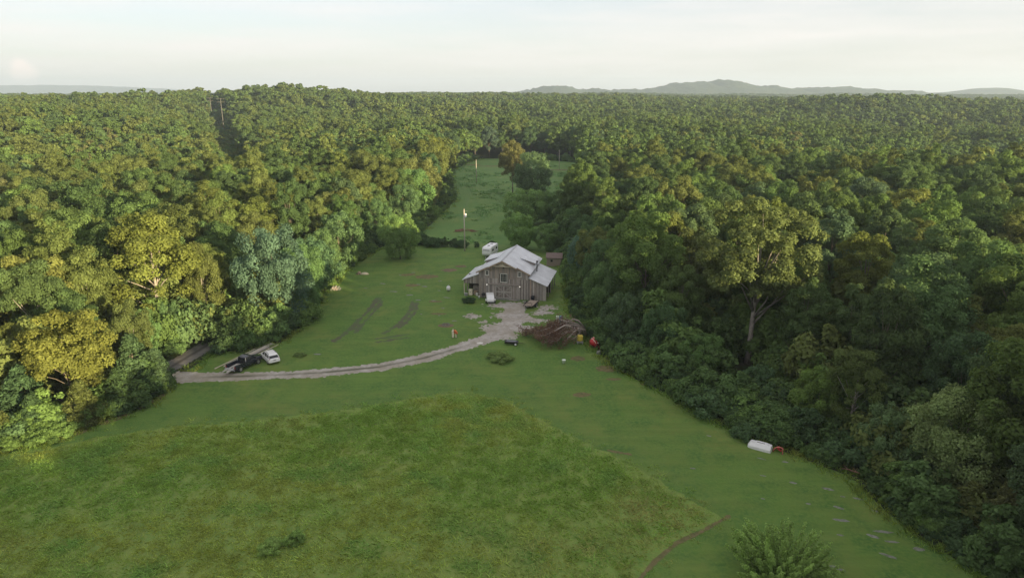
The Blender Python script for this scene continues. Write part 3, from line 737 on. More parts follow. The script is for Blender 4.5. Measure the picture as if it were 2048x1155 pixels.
# single bushes on the lawn and in the meadow
place_tree('shrub', -8.6, 130.2, 1.0, 'dark', 'dark low bush on the lawn before the open lean-to', 1.15, 1)
place_tree('shrub', -1.9, 99.8, 0.95, (.22, .30, .10), 'leafy weed clump on the lawn below the black cart', 1.9, 1)
place_tree('shrub', -33.7, 101.4, 0.45, (.20, .29, .09), 'low weedy tuft on the lawn right of the white car', 1.9, 1)
place_tree('shrub', -20.2, 54.4, 1.1, (.26, .42, .13), 'dark green weed bush alone in the foreground meadow', 1.25, 0)
place_tree('shrub', -22.0, 53.4, 0.8, (.28, .44, .13), 'lower weed bush left of the dark meadow bush', 1.3, 1)
for i, (x, y, h, tn) in enumerate([(-46.8, 104.5, 3.2, 'dark'), (-44.2, 105.4, 2.6, 'mid'), (-46.2, 108.5, 4.2, 'dark'), (-42.0, 106.6, 2.0, 'mid'), (-47.2, 102.6, 1.2, 'dark')]):
    place_tree('shrub', x, y, h, tn, ['dark shrub at the corner of the lane and lawn', 'shrub behind the long lumber stack', 'tall dark shrub in the lane mouth', 'low shrub beside the end of the lumber', 'small shrub on the lane verge'][i], 1.0, i, group='shrubs at the lane mouth')

# ---- the forest: jittered grid of trees, near ones as individuals, the rest scattered
def candidates(y0, y1, step, seed, xlim):
    rs = np.random.RandomState(seed)
    ys = np.arange(y0, y1, step * 0.87); out = []
    for k, yy in enumerate(ys):
        xm = xlim(yy); xs = np.arange(-xm, xm, step) + (k % 2) * step / 2
        out.append(np.stack([xs + rs.uniform(-.33, .33, len(xs)) * step, yy + rs.uniform(-.3, .3, len(xs)) * step], -1))
    return np.concatenate(out)
CUT = [(-96, 262), (-165, 405), (-247, 600), (-330, 780)]
HX = np.array([h[:2] for h in HERO]); HR = np.array([h[2] for h in HERO])
def open_mask(p, margin):
    x, y = p[:, 0], p[:, 1]
    bad = in_poly(x, y, ALL_OPEN)
    e, _, _ = seg_dist(x, y, ALL_OPEN + [ALL_OPEN[0]]); bad |= (e < margin) & (y > 20)
    r, _, _ = seg_dist(x, y, ROAD); bad |= r < 4.2
    c, _, _ = seg_dist(x, y, CUT); bad |= c < 10
    c, _, _ = seg_dist(x, y, [(36.6, 98.6), (30.5, 82)]); bad |= c < 5
    d = np.hypot(x[:, None] - HX[None, :, 0], y[:, None] - HX[None, :, 1])
    bad |= (d < HR[None, :] * 0.72 + 1.6).any(1)
    return ~bad
near = candidates(-170, 430, 7.9, 1, lambda y: 260 if y < 60 else 40 + 0.92 * y)
near = near[open_mask(near, 4.5)]
near = near[~((np.hypot(near[:, 0], near[:, 1]) < 26))]
# nothing stands between the camera and the view
near = near[~((near[:, 1] < 60) & (near[:, 1] > -24) & (near[:, 0] > -64) & (near[:, 0] < 40 + 0.12 * (50 - near[:, 1])))]
far = candidates(430, 1250, 10.5, 2, lambda y: 60 + 0.92 * y)
far = far[open_mask(far, 4)]
vfar = candidates(1250, 4200, 19, 3, lambda y: 60 + 0.86 * y)
def tint_of(p, seed):
    rs = np.random.RandomState(seed); n = len(p)
    names = ['dark', 'mid', 'fresh', 'olive', 'yellow', 'rust', 'blue']
    left = p[:, 0] < -20
    wl_ = np.array([.18, .24, .08, .38, .11, .006, .004]); wr_ = np.array([.24, .35, .20, .17, .03, .004, .006])
    u = rs.rand(n); k = np.where(left, np.searchsorted(np.cumsum(wl_) / wl_.sum(), u), np.searchsorted(np.cumsum(wr_) / wr_.sum(), u))
    T = np.array([TINT[q] for q in names])[k] * rs.uniform(0.76, 1.22, (n, 1))
    T = T * .72 + T.mean(0) * .28
    return [names[i] for i in k], T
# choose the individuals: those that show largest in the picture
dist = np.hypot(near[:, 0], near[:, 1])
seen = (np.abs(near[:, 0]) < 0.80 * near[:, 1] + 8) & (near[:, 1] > 48)
ev, _, _ = seg_dist(near[:, 0], near[:, 1], ALL_OPEN + [ALL_OPEN[0]])
order = np.argsort(np.where(seen, dist, 1e9))
n_ind = 232
ind = order[:n_ind]; rest = order[n_ind:]
nm_near, T_near = tint_of(near, 4)
def zone(x, y):
    if x < 0:
        if y < 105: return 'in the left woodland behind the cedars'
        if y < 150: return 'in the left woodland beyond the lane'
        return 'in the left woodland behind the upper lawn'
    if y < 85: return 'in the right woodland near the lower right corner'
    if y < 120: return 'in the right woodland round the tall pale trunk'
    if y < 160: return 'in the right woodland behind the tall pale trunk'
    return 'in the right woodland beyond the barn'
for i in ind:
    x, y = near[i]; k = nm_near[i]
    kd = rng.choices(['broad', 'tall', 'full'], [7, 3, 0.8])[0]
    h = (rng.uniform(13.5, 20.5) if kd != 'full' else rng.uniform(11, 15)) * (0.86 if ev[i] < 9 else 1.0)
    z = zone(x, y)
    size = 'tall' if h > 18 else ('medium' if h > 15.5 else 'short')
    shape = {'broad': 'rounded', 'tall': 'narrow', 'full': 'bushy'}[kd]
    row = 'in front' if ev[i] < 10 else ('set back' if ev[i] < 22 else 'deep')
    place_tree(kd, x, y, h, tuple(T_near[i]), '%s %s %s tree %s %s' % (size, shape, WORD[k], row, z), rng.uniform(0.82, 1.08), group='%s trees %s' % (WORD[k], z), jit=0.03)
def inst(p, src_n, seed, smin, smax, T):
    rs = np.random.RandomState(seed); n = len(p)
    s = rs.uniform(smin, smax, n); w = s * rs.uniform(0.9, 1.15, n)
    P = np.stack([p[:, 0], p[:, 1], terrain(p[:, 0], p[:, 1]) - 0.3], -1)
    return P, rs.uniform(0, 6.28, n), np.stack([w, w, s], -1), T, rs.randint(0, src_n, n)
pr = near[rest]; Tr = T_near[rest]; dr = np.hypot(pr[:, 0], pr[:, 1])
hid = (~seen[rest]) | (dr > 300)
a_ = inst(pr[~hid], 7, 6, 0.64, 1.02, Tr[~hid])
scatter('woodland_canopy', NEAR_SRC, *a_, 'continuous woodland canopy beyond the nearest trees on both sides', 'woodland')
b_ = inst(pr[hid], 5, 7, 0.66, 1.04, Tr[hid])
bk_ = pr[hid][:, 1] < 46
b_[2][bk_] = np.maximum(b_[2][bk_], 1.0) * 1.25  # unseen trees beside and behind the camera, made taller to shade the meadow
scatter('woodland_slope', MID_SRC, *b_, 'woodland covering the slopes around the clearing', 'woodland')
nmf, Tf = tint_of(far, 8)
Tf = Tf * .55 + Tf.mean(0) * .40
f1 = far[:, 1] < 640
scatter('woodland_ridge', MID_SRC, *inst(far[f1], 5, 9, 0.68, 1.16, Tf[f1]), 'wooded ridges rising beyond the pasture', 'woodland')
scatter('distant_woodland', FAR_SRC, *inst(far[~f1], 3, 10, 0.72, 1.2, Tf[~f1]), 'distant woodland reaching the skyline', 'woodland')
nmv, Tv = tint_of(vfar, 12)
Tv = Tv * .4 + Tv.mean(0) * .5
sc_v = inst(vfar, 3, 13, 0.85, 1.1, Tv); sc_v[2][:, :2] *= 1.7
scatter('horizon_woodland', FAR_SRC, *sc_v, 'hazy woodland along the horizon', 'woodland')

# undergrowth along the forest edge and in the power line cut
def along(poly, off0, off1, step, seed, jitter=0.8):
    rs = np.random.RandomState(seed); out = []
    for (x1, y1), (x2, y2) in zip(poly[:-1], poly[1:]):
        L = math.hypot(x2 - x1, y2 - y1); n = max(1, int(L / step)); nx, ny = (y2 - y1) / L, -(x2 - x1) / L
        for k in range(n):
            t = (k + rs.rand()) / n; o = rs.uniform(off0, off1)
            out.append((x1 + (x2 - x1) * t - nx * o + rs.uniform(-jitter, jitter), y1 + (y2 - y1) * t - ny * o + rs.uniform(-jitter, jitter)))
    return np.array(out)
ul = np.concatenate([along(EDGE_L[1:], 0.6, 2.4, 1.3, 21), along(EDGE_L[1:], 2.5, 7, 1.6, 22), along(EDGE_R[:-1], 0.6, 2.2, 1.2, 23), along(EDGE_R[:-1], 2.2, 7, 1.3, 24), along(PASTURE[:8], 0.5, 4, 2.2, 25), along(PASTURE[8:16], 0.5, 4, 2.2, 26)])
rd, _, _ = seg_dist(ul[:, 0], ul[:, 1], ROAD); ul = ul[(rd > 2.6) & ~in_poly(ul[:, 0], ul[:, 1], ALL_OPEN)]
dd, _, _ = seg_dist(ul[:, 0], ul[:, 1], DRIVE); ul = ul[dd > 2.4]
ue, _, _ = seg_dist(ul[:, 0], ul[:, 1], ALL_OPEN + [ALL_OPEN[0]])
rs_ = np.random.RandomState(31)
nu, Tu = tint_of(ul, 32)
Tu = np.array([TINT['dark'], TINT['mid'], TINT['fresh'], TINT['mid']])[rs_.randint(0, 4, len(ul))] * rs_.uniform(.95, 1.4, (len(ul), 1))
su = np.where(ue < 2.4, rs_.uniform(0.28, 0.75, len(ul)), rs_.uniform(0.7, 1.5, len(ul)))
scatter('undergrowth', SHRUB_SRC, np.stack([ul[:, 0], ul[:, 1], np.full(len(ul), -0.1)], -1), rs_.uniform(0, 6.28, len(ul)), np.stack([su * 1.15, su * 1.15, su], -1), Tu, rs_.randint(0, 3, len(ul)), 'leafy undergrowth along the foot of both woodland edges', 'undergrowth')
# saplings and brush filling the shade under the nearer trees
us = np.concatenate([candidates(48, 215, 4.6, 41, lambda y: 30 + 0.85 * y)])
us = us[~in_poly(us[:, 0], us[:, 1], ALL_OPEN)]
e1, _, _ = seg_dist(us[:, 0], us[:, 1], ALL_OPEN + [ALL_OPEN[0]]); r1, _, _ = seg_dist(us[:, 0], us[:, 1], ROAD); d1, _, _ = seg_dist(us[:, 0], us[:, 1], DRIVE)
g1, _, _ = seg_dist(us[:, 0], us[:, 1], [(36.2, 97.6), (30.5, 82)])
us = us[(e1 > 5) & (e1 < 60) & (r1 > 3.0) & (d1 > 3) & (g1 > 3.5)]
nu2, Tu2 = tint_of(us, 42); s2 = rs_.uniform(1.2, 2.6, len(us))
scatter('understory', SHRUB_SRC, np.stack([us[:, 0], us[:, 1], terrain(us[:, 0], us[:, 1]) - 0.2], -1), rs_.uniform(0, 6.28, len(us)), np.stack([s2, s2, s2 * rs_.uniform(.9, 1.3, len(us))], -1), Tu2 * 1.1, rs_.randint(0, 3, len(us)), 'saplings and brush in the shade under the woodland trees', 'understory')
cu = np.concatenate([along(CUT, -12, 12, 0.8, 33, 2.0) for _ in range(1)] + [along(CUT, -13, 13, 1.1, 34, 2.0)])
nc, Tc = tint_of(cu, 35)
sc_ = rs_.uniform(1.2, 2.9, len(cu))
scatter('power_line_scrub', SHRUB_SRC, np.stack([cu[:, 0], cu[:, 1], terrain(cu[:, 0], cu[:, 1]) - 0.2], -1), rs_.uniform(0, 6.28, len(cu)), np.stack([sc_ * 1.2, sc_ * 1.2, sc_], -1), Tc * 0.8 + np.array([0, 0.012, 0.004]), rs_.randint(0, 3, len(cu)), 'green scrub filling the power line cut on the left slope', 'scrub')
# ------------------------------------------------------------------ more materials for built things
M['metal_roof'] = plain('metal_roof', (0.58, 0.60, 0.62), 0.42, 0.13, 0.7, metal=0.55, spec=0.5)
M['board'] = plain('board', (1, 1, 1), 0.9, 0.22, 3.0, bump=0.3, stretch=(6, 6, 0.5), use_obj=True)
M['old_wood'] = plain('old_wood', (0.30, 0.265, 0.235), 0.9, 0.2, 3.0, stretch=(5, 5, 1))
M['warm_wood'] = plain('warm_wood', (0.36, 0.27, 0.19), 0.85, 0.2, 3.0)
M['dark_inside'] = plain('dark_inside', (0.05, 0.043, 0.036), 0.95, 0.3, 2.0)
M['white_trim'] = plain('white_trim', (0.62, 0.61, 0.56), 0.7, 0.08, 4.0)
M['glass'] = plain('glass', (0.02, 0.024, 0.028), 0.12, 0.2, 2.0, spec=0.6)
M['lamp_white'] = plain('lamp_white', (0.85, 0.84, 0.8), 0.4, 0.03, 4.0, emis=0.25)
M['white_paint'] = plain('white_paint', (0.76, 0.77, 0.77), 0.32, 0.04, 1.5, spec=0.5)
M['car_white'] = plain('car_white', (0.80, 0.80, 0.80), 0.22, 0.03, 1.0, spec=0.5)
M['car_dark'] = plain('car_dark', (0.016, 0.019, 0.028), 0.2, 0.15, 1.0, spec=0.6)
M['black'] = plain('black', (0.022, 0.022, 0.023), 0.65, 0.2, 3.0)
M['rubber'] = plain('rubber', (0.03, 0.03, 0.03), 0.85, 0.15, 5.0)
M['rim'] = plain('rim', (0.38, 0.38, 0.39), 0.4, 0.1, 5.0, metal=0.6)
M['grey_metal'] = plain('grey_metal', (0.36, 0.37, 0.38), 0.5, 0.12, 3.0, metal=0.4)
M['tail_red'] = plain('tail_red', (0.25, 0.012, 0.012), 0.3, 0.05, 5.0)
M['orange'] = plain('orange', (0.62, 0.17, 0.06), 0.55, 0.12, 4.0)
M['cream'] = plain('cream', (0.66, 0.60, 0.47), 0.6, 0.08, 4.0)
M['red'] = plain('red', (0.42, 0.035, 0.04), 0.45, 0.15, 3.0)
M['faded_red'] = plain('faded_red', (0.55, 0.14, 0.13), 0.6, 0.15, 3.0)
M['yellow_plastic'] = plain('yellow_plastic', (0.62, 0.50, 0.08), 0.5, 0.08, 3.0)
M['blue_plastic'] = plain('blue_plastic', (0.05, 0.20, 0.36), 0.45, 0.1, 3.0)
M['pale_wood'] = plain('pale_wood', (0.50, 0.45, 0.34), 0.85, 0.15, 3.0, stretch=(1, 8, 8))
M['grey_board'] = plain('grey_board', (0.40, 0.385, 0.35), 0.85, 0.18, 3.0, stretch=(1, 8, 8))
M['deck_wood'] = plain('deck_wood', (0.34, 0.28, 0.225), 0.9, 0.2, 4.0)
M['shed_wall'] = plain('shed_wall', (0.27, 0.225, 0.18), 0.9, 0.15, 3.0, stretch=(5, 5, 0.6))
M['shed_roof'] = plain('shed_roof', (0.17, 0.13, 0.115), 0.9, 0.15, 4.0)
M['pole_grey'] = plain('pole_grey', (0.13, 0.125, 0.11), 0.9, 0.15, 2.0)
M['pole_wood'] = plain('pole_wood', (0.42, 0.385, 0.32), 0.9, 0.15, 2.0, stretch=(4, 4, 0.4))
M['bucket'] = plain('bucket', (0.66, 0.74, 0.62), 0.5, 0.05, 4.0)

# ------------------------------------------------------------------ the barn
# local frame: x along the front (right positive), y into depth, front wall at y = 0
BARN = thing('barn', 'weathered grey board barn with pale metal roof and side lean-tos', 'barn', (-1.75, 133.0, 0), R(-12))
HW, LEN, EAVE, APEX = 5.15, 13.4, 5.5, 8.05
SL = (APEX - EAVE) / HW                                   # main roof slope
LW, LTOP, LOUT = 3.55, 4.55, 3.15                          # lean-to width, height at wall and at outer eave
rb = random.Random(3)
BOARD_COLS = [(0.30, 0.275, 0.25), (0.235, 0.21, 0.19), (0.35, 0.32, 0.29), (0.19, 0.168, 0.15), (0.29, 0.25, 0.215), (0.40, 0.37, 0.335), (0.27, 0.25, 0.235)]
def board(x, w, z0, z1a, z1b, y=0.0, t=0.045, parent=None, col=None, face=-1):
    mb = MB(); h = w / 2 - 0.006
    b = [(x - h, y, z0), (x + h, y, z0), (x + h, y + face * t, z0), (x - h, y + face * t, z0)]
    tp = [(x - h, y, z1a), (x + h, y, z1b), (x + h, y + face * t, z1b), (x - h, y + face * t, z1a)]
    o = mb.hull(b, tp).build('board', M['board'], parent)
    c = col or rb.choice(BOARD_COLS); k = rb.uniform(0.88, 1.1)
    o.color = (c[0] * k, c[1] * k, c[2] * k, 1)
    return o
# framing wall behind the boards
mb = MB()
mb.hull([(-HW, 0.002, 0), (HW, 0.002, 0), (HW, 0.12, 0), (-HW, 0.12, 0)], [(-HW, 0.002, EAVE), (HW, 0.002, EAVE), (HW, 0.12, EAVE), (-HW, 0.12, EAVE)])
mb.add([(-HW, 0.002, EAVE), (HW, 0.002, EAVE), (0, 0.002, APEX), (-HW, 0.12, EAVE), (HW, 0.12, EAVE), (0, 0.12, APEX)], [(0, 1, 2), (5, 4, 3), (0, 2, 5, 3), (1, 4, 5, 2)])
front = mb.build('front_wall', M['dark_inside'], BARN)
def top_at(x): return APEX - abs(x) * SL - 0.02
n = 36; w = 2 * HW / n
for i in range(n):
    x = -HW + (i + 0.5) * w
    warm = abs(x) < 3.2
    # upper gable boards are warmer and less bleached; lower ones grey
    zj = 4.15 + rb.uniform(-0.03, 0.03)
    board(x, w, 0.02, zj, zj, 0.0, 0.04, front)
    c = rb.choice([(0.33, 0.275, 0.225), (0.27, 0.235, 0.205), (0.31, 0.27, 0.235), (0.24, 0.215, 0.195)]) if warm else None
    board(x, w, zj + 0.012, top_at(x - w / 2 + 0.01), top_at(x + w / 2 - 0.01), 0.0, 0.046, front, c)
for i in range(n + 1):                                    # battens
    x = -HW + i * w
    if i % 2 == 0:
        MB().box((min(max(x, -HW + .05), HW - .05), -0.058, 0.02 + top_at(x) / 2), (0.06, 0.022, top_at(x) - 0.1)).build('batten', M['old_wood'], front)
def wall_slab(name, a, b, z0, z1, parent, mat='board', t=0.1):
    a = Vector((*a, 0)); b = Vector((*b, 0)); d = (b - a).normalized(); nn = Vector((-d.y, d.x, 0)) * t
    q = [a, b, b + nn, a + nn]
    o = MB().hull([p + Vector((0, 0, z0)) for p in q], [p + Vector((0, 0, z1)) for p in q]).build(name, M[mat], parent)
    o.color = (0.27, 0.245, 0.225, 1); return o
wall_slab('side_wall', (HW, 0.13), (HW, LEN), 0, EAVE, BARN)
wall_slab('side_wall', (-HW, LEN), (-HW, 0.13), 0, EAVE, BARN)
mb = MB()
mb.hull([(-HW, LEN - .1, 0), (HW, LEN - .1, 0), (HW, LEN, 0), (-HW, LEN, 0)], [(-HW, LEN - .1, EAVE), (HW, LEN - .1, EAVE), (HW, LEN, EAVE), (-HW, LEN, EAVE)])
mb.add([(-HW, LEN - .1, EAVE), (HW, LEN - .1, EAVE), (0, LEN - .1, APEX), (-HW, LEN, EAVE), (HW, LEN, EAVE), (0, LEN, APEX)], [(0, 1, 2), (5, 4, 3), (0, 2, 5, 3), (1, 4, 5, 2)])
mb.build('back_wall', M['old_wood'], BARN)
# roofs: ribbed metal slabs
def roof_plane(name, p00, p10, p11, p01, parent, ribs=0, t=0.09, mat='metal_roof'):
    """corners: p00-p10 along the eave, p01-p11 along the ridge side"""
    p00, p10, p11, p01 = [Vector(p) for p in (p00, p10, p11, p01)]
    nn = (p10 - p00).cross(p01 - p00).normalized()
    if nn.z < 0: nn = -nn
    mb = MB().hull([p00, p10, p11, p01], [p + nn * t for p in (p00, p10, p11, p01)])
    o = mb.build(name, M[mat], parent)
    if ribs:
        rb_ = MB()
        for k in range(ribs + 1):
            u = k / ribs
            a = p00.lerp(p10, u) + nn * (t + 0.012); b = p01.lerp(p11, u) + nn * (t + 0.012)
            e = (p10 - p00).normalized() * 0.02
            rb_.hull([a - e - nn * .012, a + e - nn * .012, b + e - nn * .012, b - e - nn * .012], [a - e * .5 + nn * .012, a + e * .5 + nn * .012, b + e * .5 + nn * .012, b - e * .5 + nn * .012])
        r = rb_.build('roof_rib', M[mat], o); r['kind'] = 'stuff'
    return o
OH, FO = 0.45, 1.25                                       # side overhang, front overhang of the gable
zr = lambda x: APEX + 0.06 - x * SL
for s in (-1, 1):
    xo = (HW + OH)
    roof_plane('roof_slope', (s * xo, -0.45, zr(xo)), (s * xo, LEN + 0.45, zr(xo)), (0, LEN + 0.45, zr(0)), (0, -0.45, zr(0)), BARN, ribs=24)
    # the deeper hood over the gable peak
    roof_plane('gable_hood', (s * 2.9, -FO, zr(2.9)), (s * 2.9, -0.452, zr(2.9)), (0, -0.452, zr(0)), (0, -FO, zr(0)), BARN, ribs=2)
    MB().box((s * (HW + OH) / 2, -0.47, (zr(0) + zr(xo)) / 2 - 0.10), (math.hypot(xo, xo * SL), 0.05, 0.2), ry=s * math.atan(SL)).build('barge_board', M['warm_wood'], BARN)
    MB().box((s * 1.45, -FO - 0.03, (zr(0) + zr(2.9)) / 2 - 0.08), (math.hypot(2.9, 2.9 * SL), 0.06, 0.18), ry=s * math.atan(SL)).build('hood_board', M['warm_wood'], BARN)
    # curved bracket carrying the hood
    MB().tube([(s * 2.55, -0.06, 5.75), (s * 2.6, -0.35, 6.05), (s * 2.65, -0.75, 6.55), (s * 2.65, -1.15, 6.75)], 0.09, 6).build('bracket', M['warm_wood'], BARN)
MB().box((0, LEN / 2 - 0.2, zr(0) + 0.10), (0.36, LEN + 1.7, 0.05)).build('ridge_cap', M['grey_metal'], BARN)
# timber truss in the peak
tr = MB().box((0, -1.05, 6.98), (4.2, 0.15, 0.18)).build('truss_beam', M['pale_wood'], BARN)
MB().box((0, -1.05, 7.5), (0.16, 0.14, 0.92)).build('king_post', M['pale_wood'], tr)
for a in (-1, 1):
    for e, L in ((0.95, 0.95), (0.50, 0.80)):
        MB().tube([(0, -1.05, 7.02), (a * math.sin(e) * L * 1.25, -1.05, 7.02 + math.cos(e) * L * 0.86)], 0.07, 5).build('strut', M['pale_wood'], tr)
# shed dormers
for s in (-1, 1):
    y0, y1, xi, xo = 6.4, 11.6, 2.2, HW + 0.35
    zi, zo = zr(xi) + 0.12, zr(xo) + 0.72
    roof_plane('dormer_roof', (s * xo, y0 - 0.3, zo), (s * xo, y1 + 0.3, zo), (s * xi, y1 + 0.3, zi), (s * xi, y0 - 0.3, zi), BARN, ribs=8, t=0.08)
    for yy in (y0, y1):
        a, b, c = (s * xi, yy, zr(xi) + 0.05), (s * (xo - 0.35), yy, zr(xo - .35) + 0.05), (s * (xo - 0.35), yy, zo + 0.08)
        q = [Vector(p) for p in (a, b, c)]; dd = Vector((0, 0.08, 0))
        o = MB().hull(q, [p + dd for p in q]).build('dormer_cheek', M['board'], BARN); o.color = (0.25, 0.215, 0.19, 1)
    o = MB().box((s * (xo - 0.38), (y0 + y1) / 2, (zr(xo - .38) + zo) / 2), (0.06, y1 - y0 - 0.1, zo - zr(xo - .38) - 0.02)).build('dormer_front', M['board'], BARN); o.color = (0.27, 0.235, 0.205, 1)
# lean-tos
for s in (-1, 1):
    xo = HW + LW + 0.35; zo = LOUT - 0.1
    y0, y1 = (0.1, LEN - 1.2) if s > 0 else (1.6, LEN - 2.0)
    nm = 'lean_to_roof'
    roof_plane(nm, (s * xo, y0 - 0.35, zo), (s * xo, y1 + 0.3, zo), (s * (HW + 0.002), y1 + 0.3, LTOP + 0.05), (s * (HW + 0.002), y0 - 0.35, LTOP + 0.05), BARN, ribs=20, t=0.07)
    npost = 5
    for k in range(npost):
        yy = y0 + 0.1 + (y1 - y0 - 0.2) * k / (npost - 1)
        MB().box((s * (HW + LW), yy, LOUT / 2 - 0.05), (0.17, 0.17, LOUT - 0.1)).build('post', M['pale_wood'] if s < 0 and k == 0 else M['old_wood'], BARN)
    MB().box((s * (HW + LW), (y0 + y1) / 2, LOUT - 0.17), (0.15, y1 - y0, 0.2)).build('lean_to_beam', M['old_wood'], BARN)
# right lean-to: boarded front
rw = MB().hull([(HW + .01, 0.13, 0), (HW + LW, 0.13, 0), (HW + LW, 0.2, 0), (HW + .01, 0.2, 0)], [(HW + .01, 0.13, LTOP - .02), (HW + LW, 0.13, LOUT - .02), (HW + LW, 0.2, LOUT - .02), (HW + .01, 0.2, LTOP - .02)]).build('lean_to_wall', M['dark_inside'], BARN)
n2 = 12; w2 = LW / n2
for i in range(n2):
    x = HW + (i + 0.5) * w2; za = LTOP - (LTOP - LOUT) * (x - w2 / 2 - HW) / LW - 0.02; zb = LTOP - (LTOP - LOUT) * (x + w2 / 2 - HW) / LW - 0.02
    board(x, w2, 0.02, za, zb, 0.128, 0.045, rw, None if i != 1 else (0.33, 0.27, 0.22))
# left lean-to: boarded triangle above the open bay
lw_ = MB().hull([(-HW - LW, 1.5, LOUT - 0.75), (-HW - .01, 1.5, LOUT - 0.75), (-HW - .01, 1.56, LOUT - 0.75), (-HW - LW, 1.56, LOUT - 0.75)], [(-HW - LW, 1.5, LOUT - .02), (-HW - .01, 1.5, LTOP - .02), (-HW - .01, 1.56, LTOP - .02), (-HW - LW, 1.56, LOUT - .02)]).build('lean_to_fascia', M['dark_inside'], BARN)
for i in range(11):
    ww = LW / 11; x = -HW - (i + 0.5) * ww; t0 = -HW - x
    za = LTOP - (LTOP - LOUT) * (t0 + ww / 2) / LW - 0.03; zb = LTOP - (LTOP - LOUT) * (t0 - ww / 2) / LW - 0.03
    board(x, ww, LOUT - 0.72, za, zb, 1.498, 0.04, lw_)
MB().box((-HW - LW / 2, 5.2, 1.9), (LW - .1, .08, 3.2)).build('lean_to_dark_panel', M['dark_inside'], BARN)  # added dark panel, stands in for the deep shade of the open bay
MB().box((HW + LW / 2, 6.5, 1.5), (LW - .1, .08, 3.0)).build('lean_to_dark_panel', M['dark_inside'], BARN)  # same added dark panel in the right lean-to
# windows and doors on the front
def window(x, z, w, h, panes):
    f = MB()
    for dx, dz, a, b in ((0, h / 2, w + .24, .12), (0, -h / 2, w + .24, .14), (-w / 2, 0, .12, h), (w / 2, 0, .12, h)):
        f.box((x + dx, -0.10, z + dz), (a, 0.07, b))
    fr = f.build('window', M['white_trim'], BARN)
    nx, nz = panes
    for i in range(nx):
        for j in range(nz):
            MB().box((x - w / 2 + .06 + (i + .5) * (w - .12) / nx, -0.08, z - h / 2 + .07 + (j + .5) * (h - .13) / nz), ((w - .12) / nx - .035, 0.02, (h - .13) / nz - .035)).build('pane', M['glass'], fr)
    MB().box((x, -0.074, z), (w - .05, 0.015, h - .05)).build('muntin', M['white_trim'], fr)
    return fr
window(-3.35, 5.25, 0.62, 0.95, (2, 2)); window(3.35, 5.25, 0.62, 0.95, (2, 2))
cw = window(0.12, 4.35, 1.35, 1.75, (4, 4))
MB().tube([(-0.68, -0.1, 5.22), (-0.4, -0.1, 5.42), (0.12, -0.1, 5.5), (0.64, -0.1, 5.42), (0.92, -0.1, 5.22)], 0.07, 5).build('arched_head', M['old_wood'], cw)
for s in (-1, 1):
    MB().box((0.12 + s * 0.82, -0.09, 4.3), (0.14, 0.06, 1.9)).build('shutter', M['black'], cw)
# sliding double doors with Z bracing, under a long track beam
MB().box((0.1, -0.22, 3.02), (6.3, 0.24, 0.26)).build('door_track', M['old_wood'], BARN)
for s in (-1, 1):
    d = thing('door', 'sliding board door with white Z bracing', None); d.parent = BARN
    d.location = (0.08 + s * 0.84, 0, 0); del d['label']
    for k in range(6):
        c = rb.choice(BOARD_COLS[:4]); o = board(-0.8 + (k + .5) * 1.6 / 6, 1.6 / 6, 0.08, 2.8, 2.8, -0.085, 0.03, d, (c[0] * .85, c[1] * .82, c[2] * .8))
    for z in (0.2, 1.45, 2.68):
        MB().box((0, -0.135, z), (1.6, 0.035, 0.16)).build('rail', M['grey_board'], d)
    for xx in (-.75, .75):
        MB().box((xx, -0.137, 1.45), (0.11, 0.03, 2.6)).build('stile', M['grey_board'], d)
    MB().tube([(-s * .7, -0.14, 1.5), (s * .7, -0.14, 2.62)], 0.06, 4).build('brace', M['grey_board'], d)
    MB().tube([(s * .7, -0.14, 0.25), (-s * .7, -0.14, 1.38)], 0.06, 4).build('brace', M['grey_board'], d)
for x, z in ((-3.35, 2.85), (3.45, 2.78)):                 # two lit globe lamps
    l = MB().tube([(x, -0.05, z + .18), (x, -0.28, z + .22), (x, -0.32, z + .12)], 0.03, 5).build('wall_lamp', M['black'], BARN)
    MB().lathe([(0.02, z - .12), (0.09, z - .08), (0.12, z), (0.09, z + .08), (0.03, z + .12)], 10, Matrix.Translation((x, -0.32, 0))).build('globe', M['lamp_white'], l, True)
MB().box((0.05, -0.10, 6.45), (0.14, 0.1, 0.3)).build('hay_hook', M['black'], BARN)
# stove pipe at the right eave
sp = MB().lathe([(0.11, 3.9), (0.11, 6.45)], 10, Matrix.Translation((HW + 0.62, 6.3, 0))).build('stove_pipe', M['black'], BARN, True)
MB().lathe([(0.10, 6.4), (0.22, 6.46), (0.2, 6.64), (0.05, 6.74)], 10, Matrix.Translation((HW + 0.62, 6.3, 0))).build('cap', M['black'], sp, True)
# concrete threshold
MB().box((0.3, -0.6, 0.02), (6.5, 1.1, 0.1), bev=0.02).build('threshold', M['rock'], BARN)

def bl(x, y, z=0):      # barn local -> world
    return BARN.matrix_basis @ Vector((x, y, z))
def wheel(parent, x, y, r, w, name='wheel', rimmat='rim'):
    prof = [(r * 0.55, -w / 2), (r * 0.94, -w / 2), (r, -w * 0.3), (r, w * 0.3), (r * 0.94, w / 2), (r * 0.55, w / 2)]
    m = Matrix.Translation((x, y, r)) @ Matrix.Rotation(R(90), 4, 'X')
    t = MB().lathe(prof, 16, m).build(name, M['rubber'], parent, False)
    s = 1 if y > 0 else -1
    MB().lathe([(r * 0.1, -0.02), (r * 0.6, -0.02), (r * 0.62, 0.02), (r * 0.2, 0.03)], 14, Matrix.Translation((x, y + s * (w / 2 + 0.005), r)) @ Matrix.Rotation(R(90), 4, 'X')).build('rim', M[rimmat], t)
    return t

